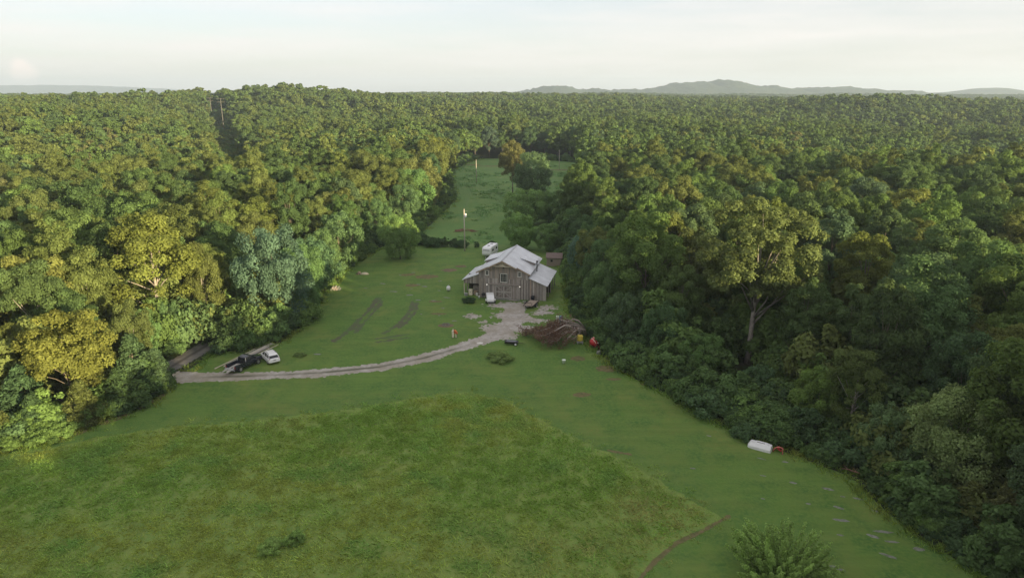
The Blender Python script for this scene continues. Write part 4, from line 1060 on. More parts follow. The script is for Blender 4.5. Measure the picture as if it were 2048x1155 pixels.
# ------------------------------------------------------------------ vehicles (x forward, y left)
def ring(x, zb, zt, wb, wt, k=0.12):
    return [Vector(p) for p in [(x, -wb + k * .6, zb), (x, wb - k * .6, zb), (x, wb, zb + k), (x, wb * 1.0, (zb + zt) / 2), (x, wt, zt - k * .5), (x, wt - k, zt), (x, -wt + k, zt), (x, -wt, zt - k * .5), (x, -wb * 1.0, (zb + zt) / 2), (x, -wb, zb + k)]]
suv = thing('car', 'white hatchback car parked on the lawn beside the dark pickup', 'car', (-37.8, 99.6, 0), math.atan2(0.80, -0.60))
MB().loft([ring(*a) for a in [(-2.22, .42, .86, .74, .72), (-2.14, .32, .98, .86, .82), (-1.5, .26, 1.02, .91, .86), (0, .25, .98, .91, .86), (1.1, .26, .97, .90, .85), (1.7, .28, .92, .88, .80), (2.12, .34, .78, .80, .68), (2.26, .42, .66, .66, .58)]]).build('body', M['car_white'], suv)
gh = MB().loft([[Vector((a, -b, c)), Vector((a, b, c)), Vector((d, e, f)), Vector((d, -e, f))] for a, b, c, d, e, f in [(-2.02, .76, .98, -1.72, .60, 1.36), (-1.5, .80, 1.0, -1.45, .66, 1.50), (0.0, .81, .98, -0.1, .68, 1.54), (1.30, .78, .96, 0.45, .66, 1.48)]]).build('cabin_glass', M['glass'], suv)
MB().loft([[Vector((x, -w, z)), Vector((x, w, z)), Vector((x, w - .06, z + .05)), Vector((x, -w + .06, z + .05))] for x, w, z in [(-1.82, .62, 1.40), (-1.5, .69, 1.50), (-0.6, .71, 1.55), (0.1, .70, 1.54), (0.5, .66, 1.47)]]).build('roof', M['car_white'], suv)
for s in (-1, 1):
    for a, b in (((-2.0, s * .77, .98), (-1.66, s * .64, 1.42)), ((-1.15, s * .80, .99), (-1.05, s * .70, 1.52)), ((0.02, s * .82, .98), (-0.08, s * .70, 1.54)), ((1.28, s * .79, .96), (0.46, s * .67, 1.48))):
        MB().tube([a, b], 0.045, 5).build('pillar', M['car_white'], suv)
    MB().tube([(-1.5, s * .6, 1.56), (-1.45, s * .6, 1.62), (0.1, s * .6, 1.63), (0.2, s * .6, 1.58)], 0.03, 5).build('roof_rail', M['black'], suv)
    MB().box((-2.10, s * .68, .88), (.14, .26, .20), bev=.03).build('tail_light', M['tail_red'], suv)
    MB().box((0.72, s * .96, 1.0), (.16, .16, .13), bev=.03).build('mirror', M['car_white'], suv)
    for x in (-1.36, 1.36): wheel(suv, x, s * .80, .34, .22)
    for x in (-.15, -1.1): MB().box((x, s * .905, .84), (.2, .03, .04)).build('door_handle', M['rim'], suv)
MB().box((-2.23, 0, .50), (.12, 1.5, .2), bev=.04).build('bumper', M['car_white'], suv)
MB().box((-2.245, 0, .74), (.02, .34, .13)).build('number_plate', M['grey_metal'], suv)
MB().box((-1.84, 0, 1.44), (.2, 1.1, .04), ry=R(-6)).build('spoiler', M['car_white'], suv)

pk = thing('pickup_truck', 'dark blue pickup truck with boards hanging over its lowered tailgate', 'pickup', (-40.7, 96.9, 0), math.atan2(0.90, 0.43))
MB().loft([ring(*a) for a in [(-0.62, .42, 1.14, .93, .90), (-0.4, .38, 1.18, .95, .91), (1.2, .38, 1.16, .95, .91), (1.5, .40, 1.16, .94, .88), (2.3, .44, 1.10, .92, .84), (2.72, .46, 1.0, .86, .76), (2.82, .52, .86, .80, .70)]]).build('body', M['car_dark'], pk)
MB().loft([[Vector((a, -b, c)), Vector((a, b, c)), Vector((d, e, f)), Vector((d, -e, f))] for a, b, c, d, e, f in [(-0.60, .84, 1.15, -0.45, .70, 1.72), (0.3, .86, 1.16, 0.3, .73, 1.80), (1.62, .82, 1.14, 0.85, .70, 1.72)]]).build('cabin_glass', M['glass'], pk)
MB().loft([[Vector((x, -w, z)), Vector((x, w, z)), Vector((x, w - .06, z + .05)), Vector((x, -w + .06, z + .05))] for x, w, z in [(-0.52, .71, 1.70), (0.3, .75, 1.80), (0.9, .70, 1.71)]]).build('roof', M['car_dark'], pk)
for s in (-1, 1):
    for a, b in (((-0.60, s * .86, 1.14), (-0.46, s * .73, 1.73)), ((0.42, s * .88, 1.15), (0.38, s * .75, 1.78)), ((1.60, s * .84, 1.13), (0.86, s * .71, 1.73))):
        MB().tube([a, b], 0.05, 5).build('pillar', M['grey_metal' if a[0] < 0 else 'car_dark'], pk)
    MB().loft([[Vector((x, s * .95, .5)), Vector((x, s * .95, 1.22)), Vector((x, s * .86, 1.24)), Vector((x, s * .84, .5))] for x in (-2.75, -.62)]).build('bed_side', M['car_dark'], pk)
    MB().box((-2.77, s * .90, .95), (.06, .14, .42), bev=.02).build('tail_light', M['tail_red'], pk)
    MB().box((1.25, s * 1.08, 1.25), (.16, .26, .22), bev=.04).build('mirror', M['black'], pk)
    for x in (-1.75, 1.75): wheel(pk, x, s * .86, .40, .27)
MB().box((-1.7, 0, .72), (2.15, 1.7, .06)).build('bed_floor', M['black'], pk)
MB().box((-2.98, 0, .74), (.55, 1.62, .07), bev=.02).build('tailgate', M['grey_metal'], pk)
MB().box((-2.82, 0, .50), (.14, 1.8, .18), bev=.04).build('bumper', M['rim'], pk)
MB().box((2.84, 0, .55), (.12, 1.7, .22), bev=.04).build('bumper', M['rim'], pk)
pkm = pk.matrix_basis
for i in range(5):
    a = pkm @ Vector((-0.7 - 0.12 * i, -.45 + .2 * i, 0.86 + .03 * (i % 2))); b = pkm @ Vector((-4.1 + .25 * (i % 3), -.6 + .26 * i, 0.62 + .03 * (i % 2)))
    c = (a + b) / 2; d = b - a
    o = MB().box((0, 0, 0), (d.length, .16, .04)).build('board', M['grey_board'], None)
    o.name = 'lumber_board'; o.location = c; o.rotation_euler = (0, -math.asin(d.z / d.length), math.atan2(d.y, d.x))
    tag(o, 'grey board hanging out over the pickup tailgate', 'board', 'boards in the pickup bed')
# long lumber stack on the grass
a0, b0 = Vector((-43.7, 96.3, 0)), Vector((-39.6, 106.9, 0)); dirv = (b0 - a0).normalized(); side = Vector((dirv.y, -dirv.x, 0))
for k in (0.2, 0.5, 0.8):
    p = a0.lerp(b0, k); o = MB().box((0, 0, 0.06), (.14, 2.2, .12)).build('sleeper', M['old_wood'])
    o.location = p; o.rotation_euler = (0, 0, math.atan2(dirv.y, dirv.x))
    tag(o, 'timber bearer under the %s of the long lumber stack' % {0.2: 'near end', 0.5: 'middle', 0.8: 'far end'}[k], 'timber', 'bearers under the lumber stack')
rl = random.Random(9)
for i, (off, z, L, sh, ang, m) in enumerate([(-.55, .145, 10.6, 0.2, .01, 'grey_board'), (-.30, .145, 11.0, 0, -.005, 'pale_wood'), (-.05, .145, 10.4, .3, .005, 'grey_board'), (.2, .145, 10.8, -.2, -.01, 'grey_board'), (.45, .145, 9.6, .5, .012, 'old_wood'), (-.4, .205, 9.8, .4, -.012, 'grey_board'), (-.1, .205, 9.2, .1, .016, 'pale_wood'), (.22, .205, 8.2, .9, 0.01, 'grey_board'), (-1.15, .09, 12.4, -.3, .018, 'pale_wood'), (.95, .09, 4.6, 3.1, -.03, 'pale_wood')]):
    c = (a0 + b0) / 2 + side * off + dirv * sh
    o = MB().box((0, 0, 0), (L, .2, .05)).build('lumber_board', M[m]); o.location = (c.x, c.y, z); o.rotation_euler = (0, 0, math.atan2(dirv.y, dirv.x) + ang)
    if i == 8: lab = 'thin yellow pole lying left of the long lumber stack'
    elif i == 9: lab = 'short pale board lying apart near the white car'
    else: lab = 'long board in the lumber stack behind the pickup'
    tag(o, lab, 'board', 'boards of the long lumber stack')

# small white box trailer before the barn
tl = thing('cargo_trailer', 'small white box trailer with square fenders before the barn', 'trailer', (-4.35, 130.6, 0), R(-84))
MB().loft([[Vector((x, -.72, zb)), Vector((x, .72, zb)), Vector((x, .72, zt)), Vector((x, -.72, zt))] for x, zb, zt in [(-1.35, .50, 1.62), (.35, .45, 1.55), (1.25, .45, .95), (1.35, .5, .8)]]).build('box', M['white_paint'], tl)
MB().box((-1.0, 0, 1.68), (.3, .3, .08), bev=.02).build('roof_vent', M['lamp_white'] if False else M['white_trim'], tl)
MB().box((0, 0, .42), (2.7, 1.4, .1)).build('chassis', M['grey_metal'], tl)
for s in (-1, 1):
    MB().box((.75, s * .9, .68), (.7, .22, .3), bev=.05).build('fender', M['white_paint'], tl)
    wheel(tl, .75, s * .88, .28, .16)
MB().tube([(1.3, 0, .42), (2.1, 0, .38)], .05, 6).build('drawbar', M['grey_metal'], tl)

# flatbed trailer with plank deck
fb = thing('flatbed_trailer', 'black flatbed trailer with bare plank deck on the gravel', 'trailer', (3.75, 127.9, 0), math.atan2(3.4, 1.25))
MB().box((0, -.92, .56), (3.9, .08, .14)).build('side_rail', M['black'], fb); MB().box((0, .92, .56), (3.9, .08, .14)).build('side_rail', M['black'], fb)
for k in range(9):
    o = MB().box((0, -.78 + k * .195, .60 + .004 * (k % 2)), (3.85, .18, .05)).build('plank', M['deck_wood'], fb)
for s in (-1, 1):
    for x in (-.25, .5): wheel(fb, x, s * 1.02, .33, .2)
    MB().box((.12, s * 1.05, .74), (1.6, .24, .05), bev=.02).build('fender', M['black'], fb)
    MB().tube([(-1.95, s * .55, .55), (-2.9, 0, .5)], .06, 5).build('tongue', M['black'], fb)
    MB().tube([(-1.9, s * .8, .6), (-1.9, s * .8, 1.25)], .045, 5).build('stake', M['black'], fb)
MB().tube([(-1.9, -.8, 1.2), (-1.9, .8, 1.2)], .045, 5).build('headboard_bar', M['black'], fb)
MB().tube([(-1.9, -.8, .9), (-1.9, .8, .9)], .035, 5).build('headboard_bar', M['black'], fb)
MB().lathe([(.04, .02), (.05, .9)], 8, Matrix.Translation((-2.45, .18, 0))).build('jack', M['grey_metal'], fb)

# camper behind the barn
cp = thing('camper', 'white travel camper with dark windows parked behind the barn', 'camper', (-5.6, 171.2, 0), math.atan2(-.95, -.30))
MB().loft([[Vector((x, -1.15, zb)), Vector((x, 1.15, zb)), Vector((x, 1.15, zt)), Vector((x, .95, zt + .1)), Vector((x, -.95, zt + .1)), Vector((x, -1.15, zt))] for x, zb, zt in [(-2.9, .65, 2.55), (-2.7, .5, 2.75), (2.3, .5, 2.75), (2.75, .8, 2.5), (2.9, 1.2, 2.1)]]).build('shell', M['white_paint'], cp)
MB().box((2.80, 0, 2.16), (.2, 1.7, .36), ry=R(-22)).build('window', M['glass'], cp)
for s in (-1, 1):
    for x, w_ in ((-1.7, 1.0), (1.2, 1.1)): MB().box((x, s * 1.16, 1.9), (w_, .03, .55)).build('window', M['glass'], cp)
    MB().box((0, s * 1.16, 1.0), (5.4, .02, .14)).build('stripe', M['grey_metal'], cp)
    wheel(cp, -.35, s * 1.0, .34, .2); wheel(cp, .4, s * 1.0, .34, .2)
MB().box((-.2, 1.165, 1.5), (.65, .03, 1.75)).build('door', M['white_trim'], cp)
for x in (-1.2, 1.0): MB().box((x, 0, 2.92), (.6, .6, .16), bev=.04).build('roof_vent', M['grey_metal'], cp)
MB().tube([(2.6, 0, .55), (3.9, 0, .5)], .07, 6).build('drawbar', M['grey_metal'], cp)
MB().lathe([(.05, 0), (.05, .6)], 8, Matrix.Translation((3.5, 0, 0))).build('jack', M['white_trim'], cp)

# shed at the wood's edge behind the barn
sh = thing('shed', 'small brown shed with tan walls right of the barn', 'shed', (10.3, 161.5, 0), R(-6))
MB().box((0, 0, 1.05), (3.6, 2.8, 2.1)).build('wall', M['shed_wall'], sh)
for s in (-1, 1):
    roof_plane('roof', (-2.0, s * 1.7, 1.98), (2.0, s * 1.7, 1.98), (2.0, 0, 2.95), (-2.0, 0, 2.95), sh, mat='shed_roof')
for x in (-1.8, 1.8):
    MB().hull([Vector((x - .04, -1.4, 2.1)), Vector((x - .04, 1.4, 2.1)), Vector((x - .04, 0, 2.88))], [Vector((x + .04, -1.4, 2.1)), Vector((x + .04, 1.4, 2.1)), Vector((x + .04, 0, 2.88))]).build('gable', M['shed_wall'], sh)
wf = MB().box((-.6, -1.42, 1.35), (.7, .06, .7)).build('window', M['old_wood'], sh)
MB().box((-.6, -1.46, 1.35), (.54, .03, .54)).build('pane', M['glass'], wf)

# poles and wires
def pole(x, y, h, label, arm=0, can=False, arms2=False, r=0.15):
    z0 = float(terrain(x, y))
    t = thing('utility_pole', label, 'utility pole', (x, y, z0), 0, 'utility poles')
    MB().tube([(0, 0, -.3), (0, 0, h)], [r * 1.15, r * .8], 10).build('mast', M['pole_grey' if arms2 else 'pole_wood'], t, True)
    if arm:
        for k in range(2 if arms2 else 1):
            a = MB().box((0, -.18, h - .5 - 2.6 * k), (arm, .14, .2)).build('crossarm', M['pole_grey'], t)
            for q in (-.45, -.2, .2, .45): MB().lathe([(.05, h - .4 - 2.6 * k), (.07, h - .3 - 2.6 * k), (.04, h - .15 - 2.6 * k)], 6, Matrix.Translation((q * arm, -.18, 0))).build('insulator', M['grey_metal'], a)
    if can:
        MB().lathe([(.2, h - 2.2), (.24, h - 2.1), (.24, h - 1.3), (.15, h - 1.15)], 12, Matrix.Translation((.38, -.05, 0))).build('transformer', M['white_paint'], t, True)
        MB().tube([(0, 0, h - .6), (.9, -.2, h - .4)], .03, 5).build('lamp_arm', M['grey_metal'], t)
    return Vector((x, y, z0 + h))
p1 = pole(-12.5, 176.6, 11.2, 'nearest utility pole with white transformer behind the lawn', can=True)
p2 = pole(-16.7, 322, 10.6, 'far utility pole standing in the middle of the pasture')
p3 = pole(26.1, 382, 10.4, 'far right utility pole at the end of the pasture')
p4 = pole(-247, 600, 36.5 - float(terrain(-247, 600)), 'tall double crossarm power pole on the left ridge', arm=6.5, arms2=True, r=0.26)
p5 = pole(-307, 720, 36.5 - float(terrain(-307, 720)), 'more distant power pole beyond the tall double crossarm pole', arm=6.5, arms2=True, r=0.26)
def wire(a, b, sag, label, r=0.018):
    pts = [a.lerp(b, k / 12) - Vector((0, 0, sag * 4 * (k / 12) * (1 - k / 12))) for k in range(13)]
    o = MB().tube(pts, r, 4).build('overhead_wire', M['black']); tag(o, label, 'wire', 'overhead wires')
wire(p1 - Vector((0, 0, .3)), p2 - Vector((0, 0, .3)), 2.6, 'overhead wire from the nearest pole to the pasture pole')
wire(p2 - Vector((0, 0, .3)), p3 - Vector((0, 0, .3)), 1.2, 'overhead wire between the two far pasture poles')

# ------------------------------------------------------------------ felled tree heap
bp = thing('brush_pile', 'felled dead tree heap with brown leaves and bare grey branches', 'brush pile', (12.4, 110.9, 0))
rg = random.Random(17); dl = []
for i in range(19):
    a = R(178 + rg.uniform(-4, 66)); L = rg.uniform(5.0, 8.9) * (0.8 if a > R(225) else 1.0)
    e = Vector((math.cos(a), math.sin(a), 0)); h0 = rg.uniform(0.7, 2.3)
    pts = [Vector((rg.uniform(-1.6, .3), rg.uniform(-1.8, 1.2), rg.uniform(.3, 1.3)))]
    for k in range(1, 6):
        t = k / 5; pts.append(pts[0] + e * L * t + Vector((rg.uniform(-.3, .3), rg.uniform(-.3, .3), (h0 * math.sin(min(t * 1.5, 1) * math.pi * .75) - pts[0].z * t * .9))))
    if i % 3 == 0:
        for p in pts[1:]: p.z += .35
    for p in pts: p.z = max(p.z, .08)
    rad = [.12, .10, .08, .06, .04, .015] if i % 3 else [.21, .17, .13, .09, .055, .02]
    b = MB().tube(pts, rad, 6).build('branch', M['dead_wood'], bp, True)
    tw = MB()
    for k in range(14):
        u = rg.uniform(.3, 1) * 4.99; j = int(u); p = pts[j].lerp(pts[j + 1], u - j)
        d = (e * rg.uniform(.4, 1) + Vector((rg.uniform(-.7, .7), rg.uniform(-.7, .7), rg.uniform(-.35, .6)))).normalized()
        q = p + d * rg.uniform(.5, 1.6); q.z = max(q.z, .05)
        tw.tube([p, p.lerp(q, .5) + Vector((0, 0, .08)), q], [.028, .018, .006], 4)
        for m in range(44):
            dl.append(p.lerp(q, rg.uniform(.3, 1.1)) + Vector((rg.gauss(0, .3), rg.gauss(0, .3), rg.gauss(-.1, .28))))
    tw.build('twig', M['dead_wood'], b)['kind'] = 'stuff'
D = np.array([[p.x, p.y, max(p.z, .03)] for p in dl]); keep = (D[:, 0] < -1.5) & ((np.random.RandomState(2).rand(len(D)) < 0.15 + sstep(-2.0, -7.0, D[:, 0])) | (D[:, 2] < .35))
D = D[keep]; rs = np.random.RandomState(3)
v, f = cards(D, unit(rs.normal(size=D.shape) + np.array([0, 0, .6])), rs.uniform(.16, .36, len(D)), rs.uniform(.1, .2, len(D)), rs)
tn = np.array([(.19, .115, .08), (.23, .145, .10), (.14, .09, .07), (.21, .16, .115)])[rs.randint(0, 4, len(D))]
me = raw_mesh('dead_leaves', v, f, M['leaf_mesh'], False, {'lv': ('FLOAT', np.ones(len(v))), 'tint': ('FLOAT_COLOR', np.repeat(np.concatenate([tn, np.ones((len(D), 1))], 1), 4, 0))})
o = link('dead_leaves', me, bp); o['kind'] = 'stuff'

# brown slash heap out in the pasture
hp = thing('slash_heap', 'low reddish heap of cut branches in the pasture behind the hedge', 'brush heap', (-14.2, 204, 0))
for i in range(34):
    a = rg.uniform(-.35, .35) + (math.pi if i % 2 else 0); L = rg.uniform(1.2, 3.2); x0 = rg.uniform(-2.6, 2.8); y0 = rg.uniform(-1.4, 1.4)
    z = max(.12, .75 - .24 * abs(x0)) * rg.uniform(.4, 1.1)
    MB().tube([(x0 - math.cos(a) * L / 2, y0 - math.sin(a) * L / 2, z * .6), (x0, y0, z), (x0 + math.cos(a) * L / 2, y0 + math.sin(a) * L / 2, z * .5)], [.05, .08, .03], 5).build('branch', M['slash'] if 'slash' in M else M.setdefault('slash', plain('slash', (.21, .12, .085), .9, .3, 2.0)), hp)

# ------------------------------------------------------------------ odds and ends on the lawn
def rock_thing(x, y, rx, ry, rot, h, label, group, seed, name='flat_rock'):
    rq = random.Random(seed); n = 11
    rings = []
    for fr, z in ((1.0, -.03), (.93, h * .55), (.72, h * .95), (.3, h)):
        rings.append([Vector((rx * fr * math.cos(2 * math.pi * k / n) * (rq.uniform(.75, 1.2) if fr > .5 else 1), ry * fr * math.sin(2 * math.pi * k / n) * (rq.uniform(.7, 1.25) if fr > .5 else 1), z + rq.uniform(-.012, .012))) for k in range(n)])
    o = MB().loft(rings).build(name, M['rock']); o.location = (x, y, 0); o.rotation_euler = (0, 0, rot)
    return tag(o, label, 'rock', group)
RR = [(30.1, 64.6, .55, .22), (33.3, 63.4, .75, .32), (34.2, 62.0, .3, .15), (35.6, 61.6, .6, .22), (30.1, 60.7, .35, .2), (25.8, 61.6, .25, .15), (32.2, 57.9, 1.0, .3), (32.9, 60.0, .65, .24), (35.3, 56.1, 1.1, .28), (34.0, 55.4, .7, .3), (35.3, 54.6, .8, .22), (33.9, 52.6, .9, .28), (37.2, 53.5, .7, .4), (28.6, 50.9, .9, .3), (30.9, 68.9, .5, .2), (28.5, 69.6, .6, .14), (20.1, 67.5, .4, .2), (24.0, 75.0, .4, .14), (31.0, 55.6, .4, .18), (36.4, 59.4, .5, .2), (27.4, 66.0, .4, .14)]
RLAB = ['flat grey rock highest in the stony lawn on the right', 'wide flat rock near the right wood edge beside a brown patch', None, 'low rock touching the right wood edge', None, None, 'long flat rock in the middle of the stony lawn', None, 'longest flat rock along the lower right wood edge', None, None, 'flat rock near the lower right bush', 'dull flat rock closest to the lower right cedars', 'flat rock beside the foreground bush', 'pale streak of rock below the red frame', 'pale streak of rock below the white shell', 'lone pale rock on the mown strip beside the meadow', 'lone pale rock on the upper mown strip', None, None, None]
for i, (x, y, rx, ry) in enumerate(RR):
    rock_thing(x, y, rx * .85, ry * .75, R(-22 + 13 * math.sin(i * 3.3)), .035, RLAB[i] or 'small flat grey rock scattered in the stony right lawn', 'flat rocks in the right lawn', 100 + i)
RL = [(-24.9, 138.1, .9, .3), (-21.2, 135.5, .8, .35), (-20.4, 143.6, .6, .3), (-18.9, 142.0, .7, .4), (-19.0, 131.9, .6, .3), (-13.4, 133.7, .9, .2), (-15.8, 131.6, .6, .25), (-17.2, 122.8, .25, .2), (-13.7, 122.0, .25, .2), (-25.7, 151.7, .4, .2), (-23.0, 154.0, .5, .22), (-28.4, 144.4, .8, .3), (-31.5, 140.8, .4, .2), (-16.0, 146.5, .5, .2), (-13.4, 126.5, .4, .2), (-31.1, 102.1, .6, .3), (-10.6, 118.8, .5, .2), (-7.9, 121.4, .4, .25), (-21.5, 140.2, .3, .2), (-15.4, 138.8, .3, .2)]
for i, (x, y, rx, ry) in enumerate(RL):
    lab = {15: 'pale flat rock on the lawn right of the white car', 5: 'long pale rock between the bush and the white tank', 16: 'pale flat rock behind the fire ring', 17: 'pale flat rock at the gravel edge'}.get(i, 'small pale rock scattered on the lawn left of the barn')
    rock_thing(x, y, rx, ry, R(-8 + 14 * math.sin(i * 2.1)), .06, lab, 'pale rocks in the left lawn', 200 + i)
# drain plate on the driveway
o = rock_thing(-5.4, 107.2, .55, .38, .2, .03, 'pale flat slab lying in the gravel driveway', None, 300, 'stone_slab')
o.data.materials[0] = M['white_trim']; o.location.z = .03

# fire ring
fp = thing('fire_ring', 'round stone fire ring with ash on the lawn by the driveway', 'fire ring', (-11.9, 116.2, 0))
for k in range(13):
    a = 2 * math.pi * k / 13; q = random.Random(k)
    MB().box((.62 * math.cos(a), .62 * math.sin(a), .16), (.26, .2, .3 * q.uniform(.8, 1.2)), rz=a + 1.57 + q.uniform(-.2, .2), bev=.05).build('stone', M['rock'], fp)
MB().lathe([(.05, .02), (.52, .02), (.5, .06), (.1, .12)], 12).build('ash', M['grey_metal'], fp)
MB().loft([[Vector((1.45 * fr * math.cos(t), 1.0 * fr * math.sin(t) * 1.1, z)) for t in [2 * math.pi * k / 16 for k in range(16)]] for fr, z in ((1, .015), (.8, .09), (.55, .12))]).build('earth_mound', M['soil'], fp)

# cream and orange play slide
ps = thing('play_slide', 'cream and orange plastic play slide standing on the lawn', 'slide', (-9.8, 109.9, 0), R(12))
MB().box((-.28, 0, .68), (.34, .5, 1.36), bev=.1).build('ladder_side', M['cream'], ps)
MB().tube([(-.12, -.1, 1.25), (.1, -.12, 1.28), (.32, -.2, 1.0), (.4, -.3, .72)], .17, 8).build('chute', M['orange'], ps, True)
MB().box((.08, .1, .95), (.4, .35, .6), bev=.08).build('panel', M['orange'], ps)
MB().box((.22, -.05, .36), (.2, .22, .72), bev=.05, rx=R(8)).build('leg', M['cream'], ps)
MB().lathe([(.06, 1.34), (.13, 1.42), (.06, 1.52)], 8, Matrix.Translation((-.24, 0, 0))).build('knob', M['cream'], ps, True)

# white gas tank
tk = thing('gas_tank', 'small white rounded gas tank on the lawn left of the barn', 'tank', (-13.4, 138.3, 0))
MB().lathe([(.08, .22), (.3, .28), (.42, .5), (.42, .9), (.3, 1.12), (.08, 1.2)], 16).build('vessel', M['white_paint'], tk, True)
MB().lathe([(.10, 1.16), (.12, 1.2), (.12, 1.34), (.03, 1.36)], 10).build('valve_cap', M['grey_metal'], tk, True)
for a in (0.5, 2.6, 4.7): MB().box((.28 * math.cos(a), .28 * math.sin(a), .14), (.1, .1, .3)).build('foot', M['black'], tk)

# black low cart
ct = thing('lawn_cart', 'low black tipping cart with white hub on the grass edge', 'cart', (0.1, 106.6, 0), R(-6))
MB().loft([[Vector((x, -w, zb)), Vector((x, w, zb)), Vector((x, w + .1, zt)), Vector((x, -w - .1, zt))] for x, w, zb, zt in [(-1.3, .45, .32, .62), (.6, .5, .28, .55), (.95, .42, .36, .52)]]).build('tub', M['black'], ct)
MB().box((-.2, 0, .60), (1.7, .8, .02)).build('tub_floor', M['car_dark'], ct)
for s in (-1, 1): wheel(ct, .55, s * .62, .26, .16, rimmat='white_paint')
MB().tube([(.9, 0, .35), (1.7, 0, .25), (1.95, .05, .22)], .035, 5).build('handle', M['black'], ct)

# barrels by the wood
def barrel(x, y, mat, label, s=1.0):
    t = thing('barrel', label, 'barrel', (x, y, 0)); t.scale = (s, s, s)
    MB().lathe([(.27, .0), (.29, .03), (.29, .28), (.305, .3), (.29, .32), (.29, .58), (.305, .6), (.29, .62), (.29, .87), (.27, .9)], 16).build('drum', M[mat], t, True)
    MB().lathe([(.05, .9), (.26, .9), (.24, .92), (.05, .925)], 14).build('lid', M[mat], t)
barrel(8.95, 118.5, 'blue_plastic', 'blue plastic barrel at the wood edge above the brush pile', 1.1)
barrel(8.35, 119.0, 'bucket', 'pale barrel half hidden left of the blue barrel', .95)
# yellow tank
yt = thing('sprayer_tank', 'yellow plastic tank on a grey cradle beside the brush pile', 'tank', (11.3, 107.0, 0), R(4))
MB().box((0, 0, 1.0), (1.0, .8, 1.15), bev=.2).build('tank', M['yellow_plastic'], yt)
MB().lathe([(.12, 1.55), (.14, 1.6), (.13, 1.68), (.02, 1.7)], 10, Matrix.Translation((.05, .1, 0))).build('filler_cap', M['black'], yt)
MB().box((0, 0, .32), (1.1, .85, .14), bev=.03).build('cradle', M['grey_metal'], yt)
for x in (-.4, .4):
    for y in (-.3, .3): MB().box((x, y, .13), (.1, .1, .28)).build('foot', M['grey_metal'], yt)
# red drum mixer
rd_ = thing('red_mixer', 'red drum mixer with pale hoops at the right wood edge', 'mixer', (13.5, 105.2, 0), R(25))
m = Matrix.Translation((0, 0, 1.0)) @ Matrix.Rotation(R(62), 4, 'Y')
MB().lathe([(.28, -.75), (.62, -.55), (.72, -.1), (.72, .25), (.45, .75), (.36, .8)], 18, m).build('drum', M['red'], rd_, True)
for z, r in ((-.12, .745), (.27, .735), (.76, .46)):
    MB().lathe([(r - .03, z - .05), (r, z - .03), (r, z + .03), (r - .03, z + .05)], 18, m).build('hoop', M['cream'], rd_, True)
for s in (-1, 1):
    MB().tube([(-.5, s * .75, 0), (0, s * .78, 1.05), (.5, s * .75, 0)], .06, 6).build('frame_leg', M['red'], rd_)
MB().lathe([(.08, -.06), (.1, 0), (.08, .06)], 10, Matrix.Translation((.1, -.86, 1.05)) @ Matrix.Rotation(R(90), 4, 'X')).build('hub', M['cream'], rd_)
rock_thing(13.9, 102.4, .45, .35, .4, .5, 'pale boulder at the foot of the wood beside the red mixer', None, 310, 'boulder')
# bucket
bk = thing('bucket', 'pale green plastic bucket alone on the mown grass', 'bucket', (8.0, 98.3, 0))
MB().lathe([(.22, 0), (.30, .55), (.32, .57), (.30, .6), (.27, .58)], 14).build('pail', M['bucket'], bk, True)
MB().tube([(-.3, 0, .55), (-.2, -.22, .5), (.2, -.22, .5), (.3, 0, .55)], .015, 5).build('handle', M['grey_metal'], bk)
# white shell and red frame by the right wood edge
ws = thing('boat_shell', 'white faceted plastic hull lying upturned at the right wood edge', 'hull', (29.15, 72.0, 0), R(-33))
def hr(x, w, h, k): return [Vector(p) for p in [(x, -w, 0), (x, -w * .98, h * .45), (x, -w * .55, h), (x, w * .55, h), (x, w * .98, h * .45), (x, w, 0)]]
MB().loft([hr(-1.35, .38, .35, 0), hr(-1.15, .58, .62, 0), (hr(-.3, .66, .74, 0)), hr(.6, .66, .74, 0), hr(1.25, .60, .66, 0), hr(1.32, .50, .3, 0)]).build('hull', M['white_paint'], ws)
MB().box((-.05, .12, .755), (2.0, .07, .05)).build('strake', M['white_paint'], ws); MB().box((-.05, -.2, .755), (2.0, .07, .05)).build('strake', M['white_paint'], ws)
MB().box((.05, -.05, .75), (.9, .07, .03)).build('slot', M['black'], ws)
rf = thing('garden_arch', 'bent red metal arch beside the white upturned hull', 'arch', (30.9, 71.0, 0), R(-25))
MB().tube([(-.55, 0, 0), (-.5, 0, .35), (-.25, 0, .62), (.2, 0, .72), (.45, -.05, .6), (.5, -.3, 0)], .055, 6).build('hoop', M['faded_red'], rf, True)
MB().tube([(-.4, .45, 0), (-.3, .4, .4), (0, .35, .6), (.3, .3, .55), (.55, .1, .5)], .05, 6).build('hoop', M['faded_red'], rf, True)
MB().box((.1, .1, .36), (.55, .4, .06), ry=.5, bev=.02).build('plate', M['red'], rf)
# fallen orange branch on the right edge
fbk = thing('fallen_branch', 'orange brown fallen branch at the foot of the right wood', 'branch', (37.4, 66.3, 0), R(-35))
MB().tube([(-1.3, .1, .25), (-.5, 0, .4), (.4, -.05, .35), (1.2, .1, .12)], [.03, .06, .09, .12], 6).build('limb', M['slash'], fbk, True)
for a in (-.6, .3, .8): MB().tube([(a, 0, .35), (a - .4, .3, .55), (a - .7, .5, .5)], [.04, .025, .01], 5).build('twig', M['slash'], fbk)
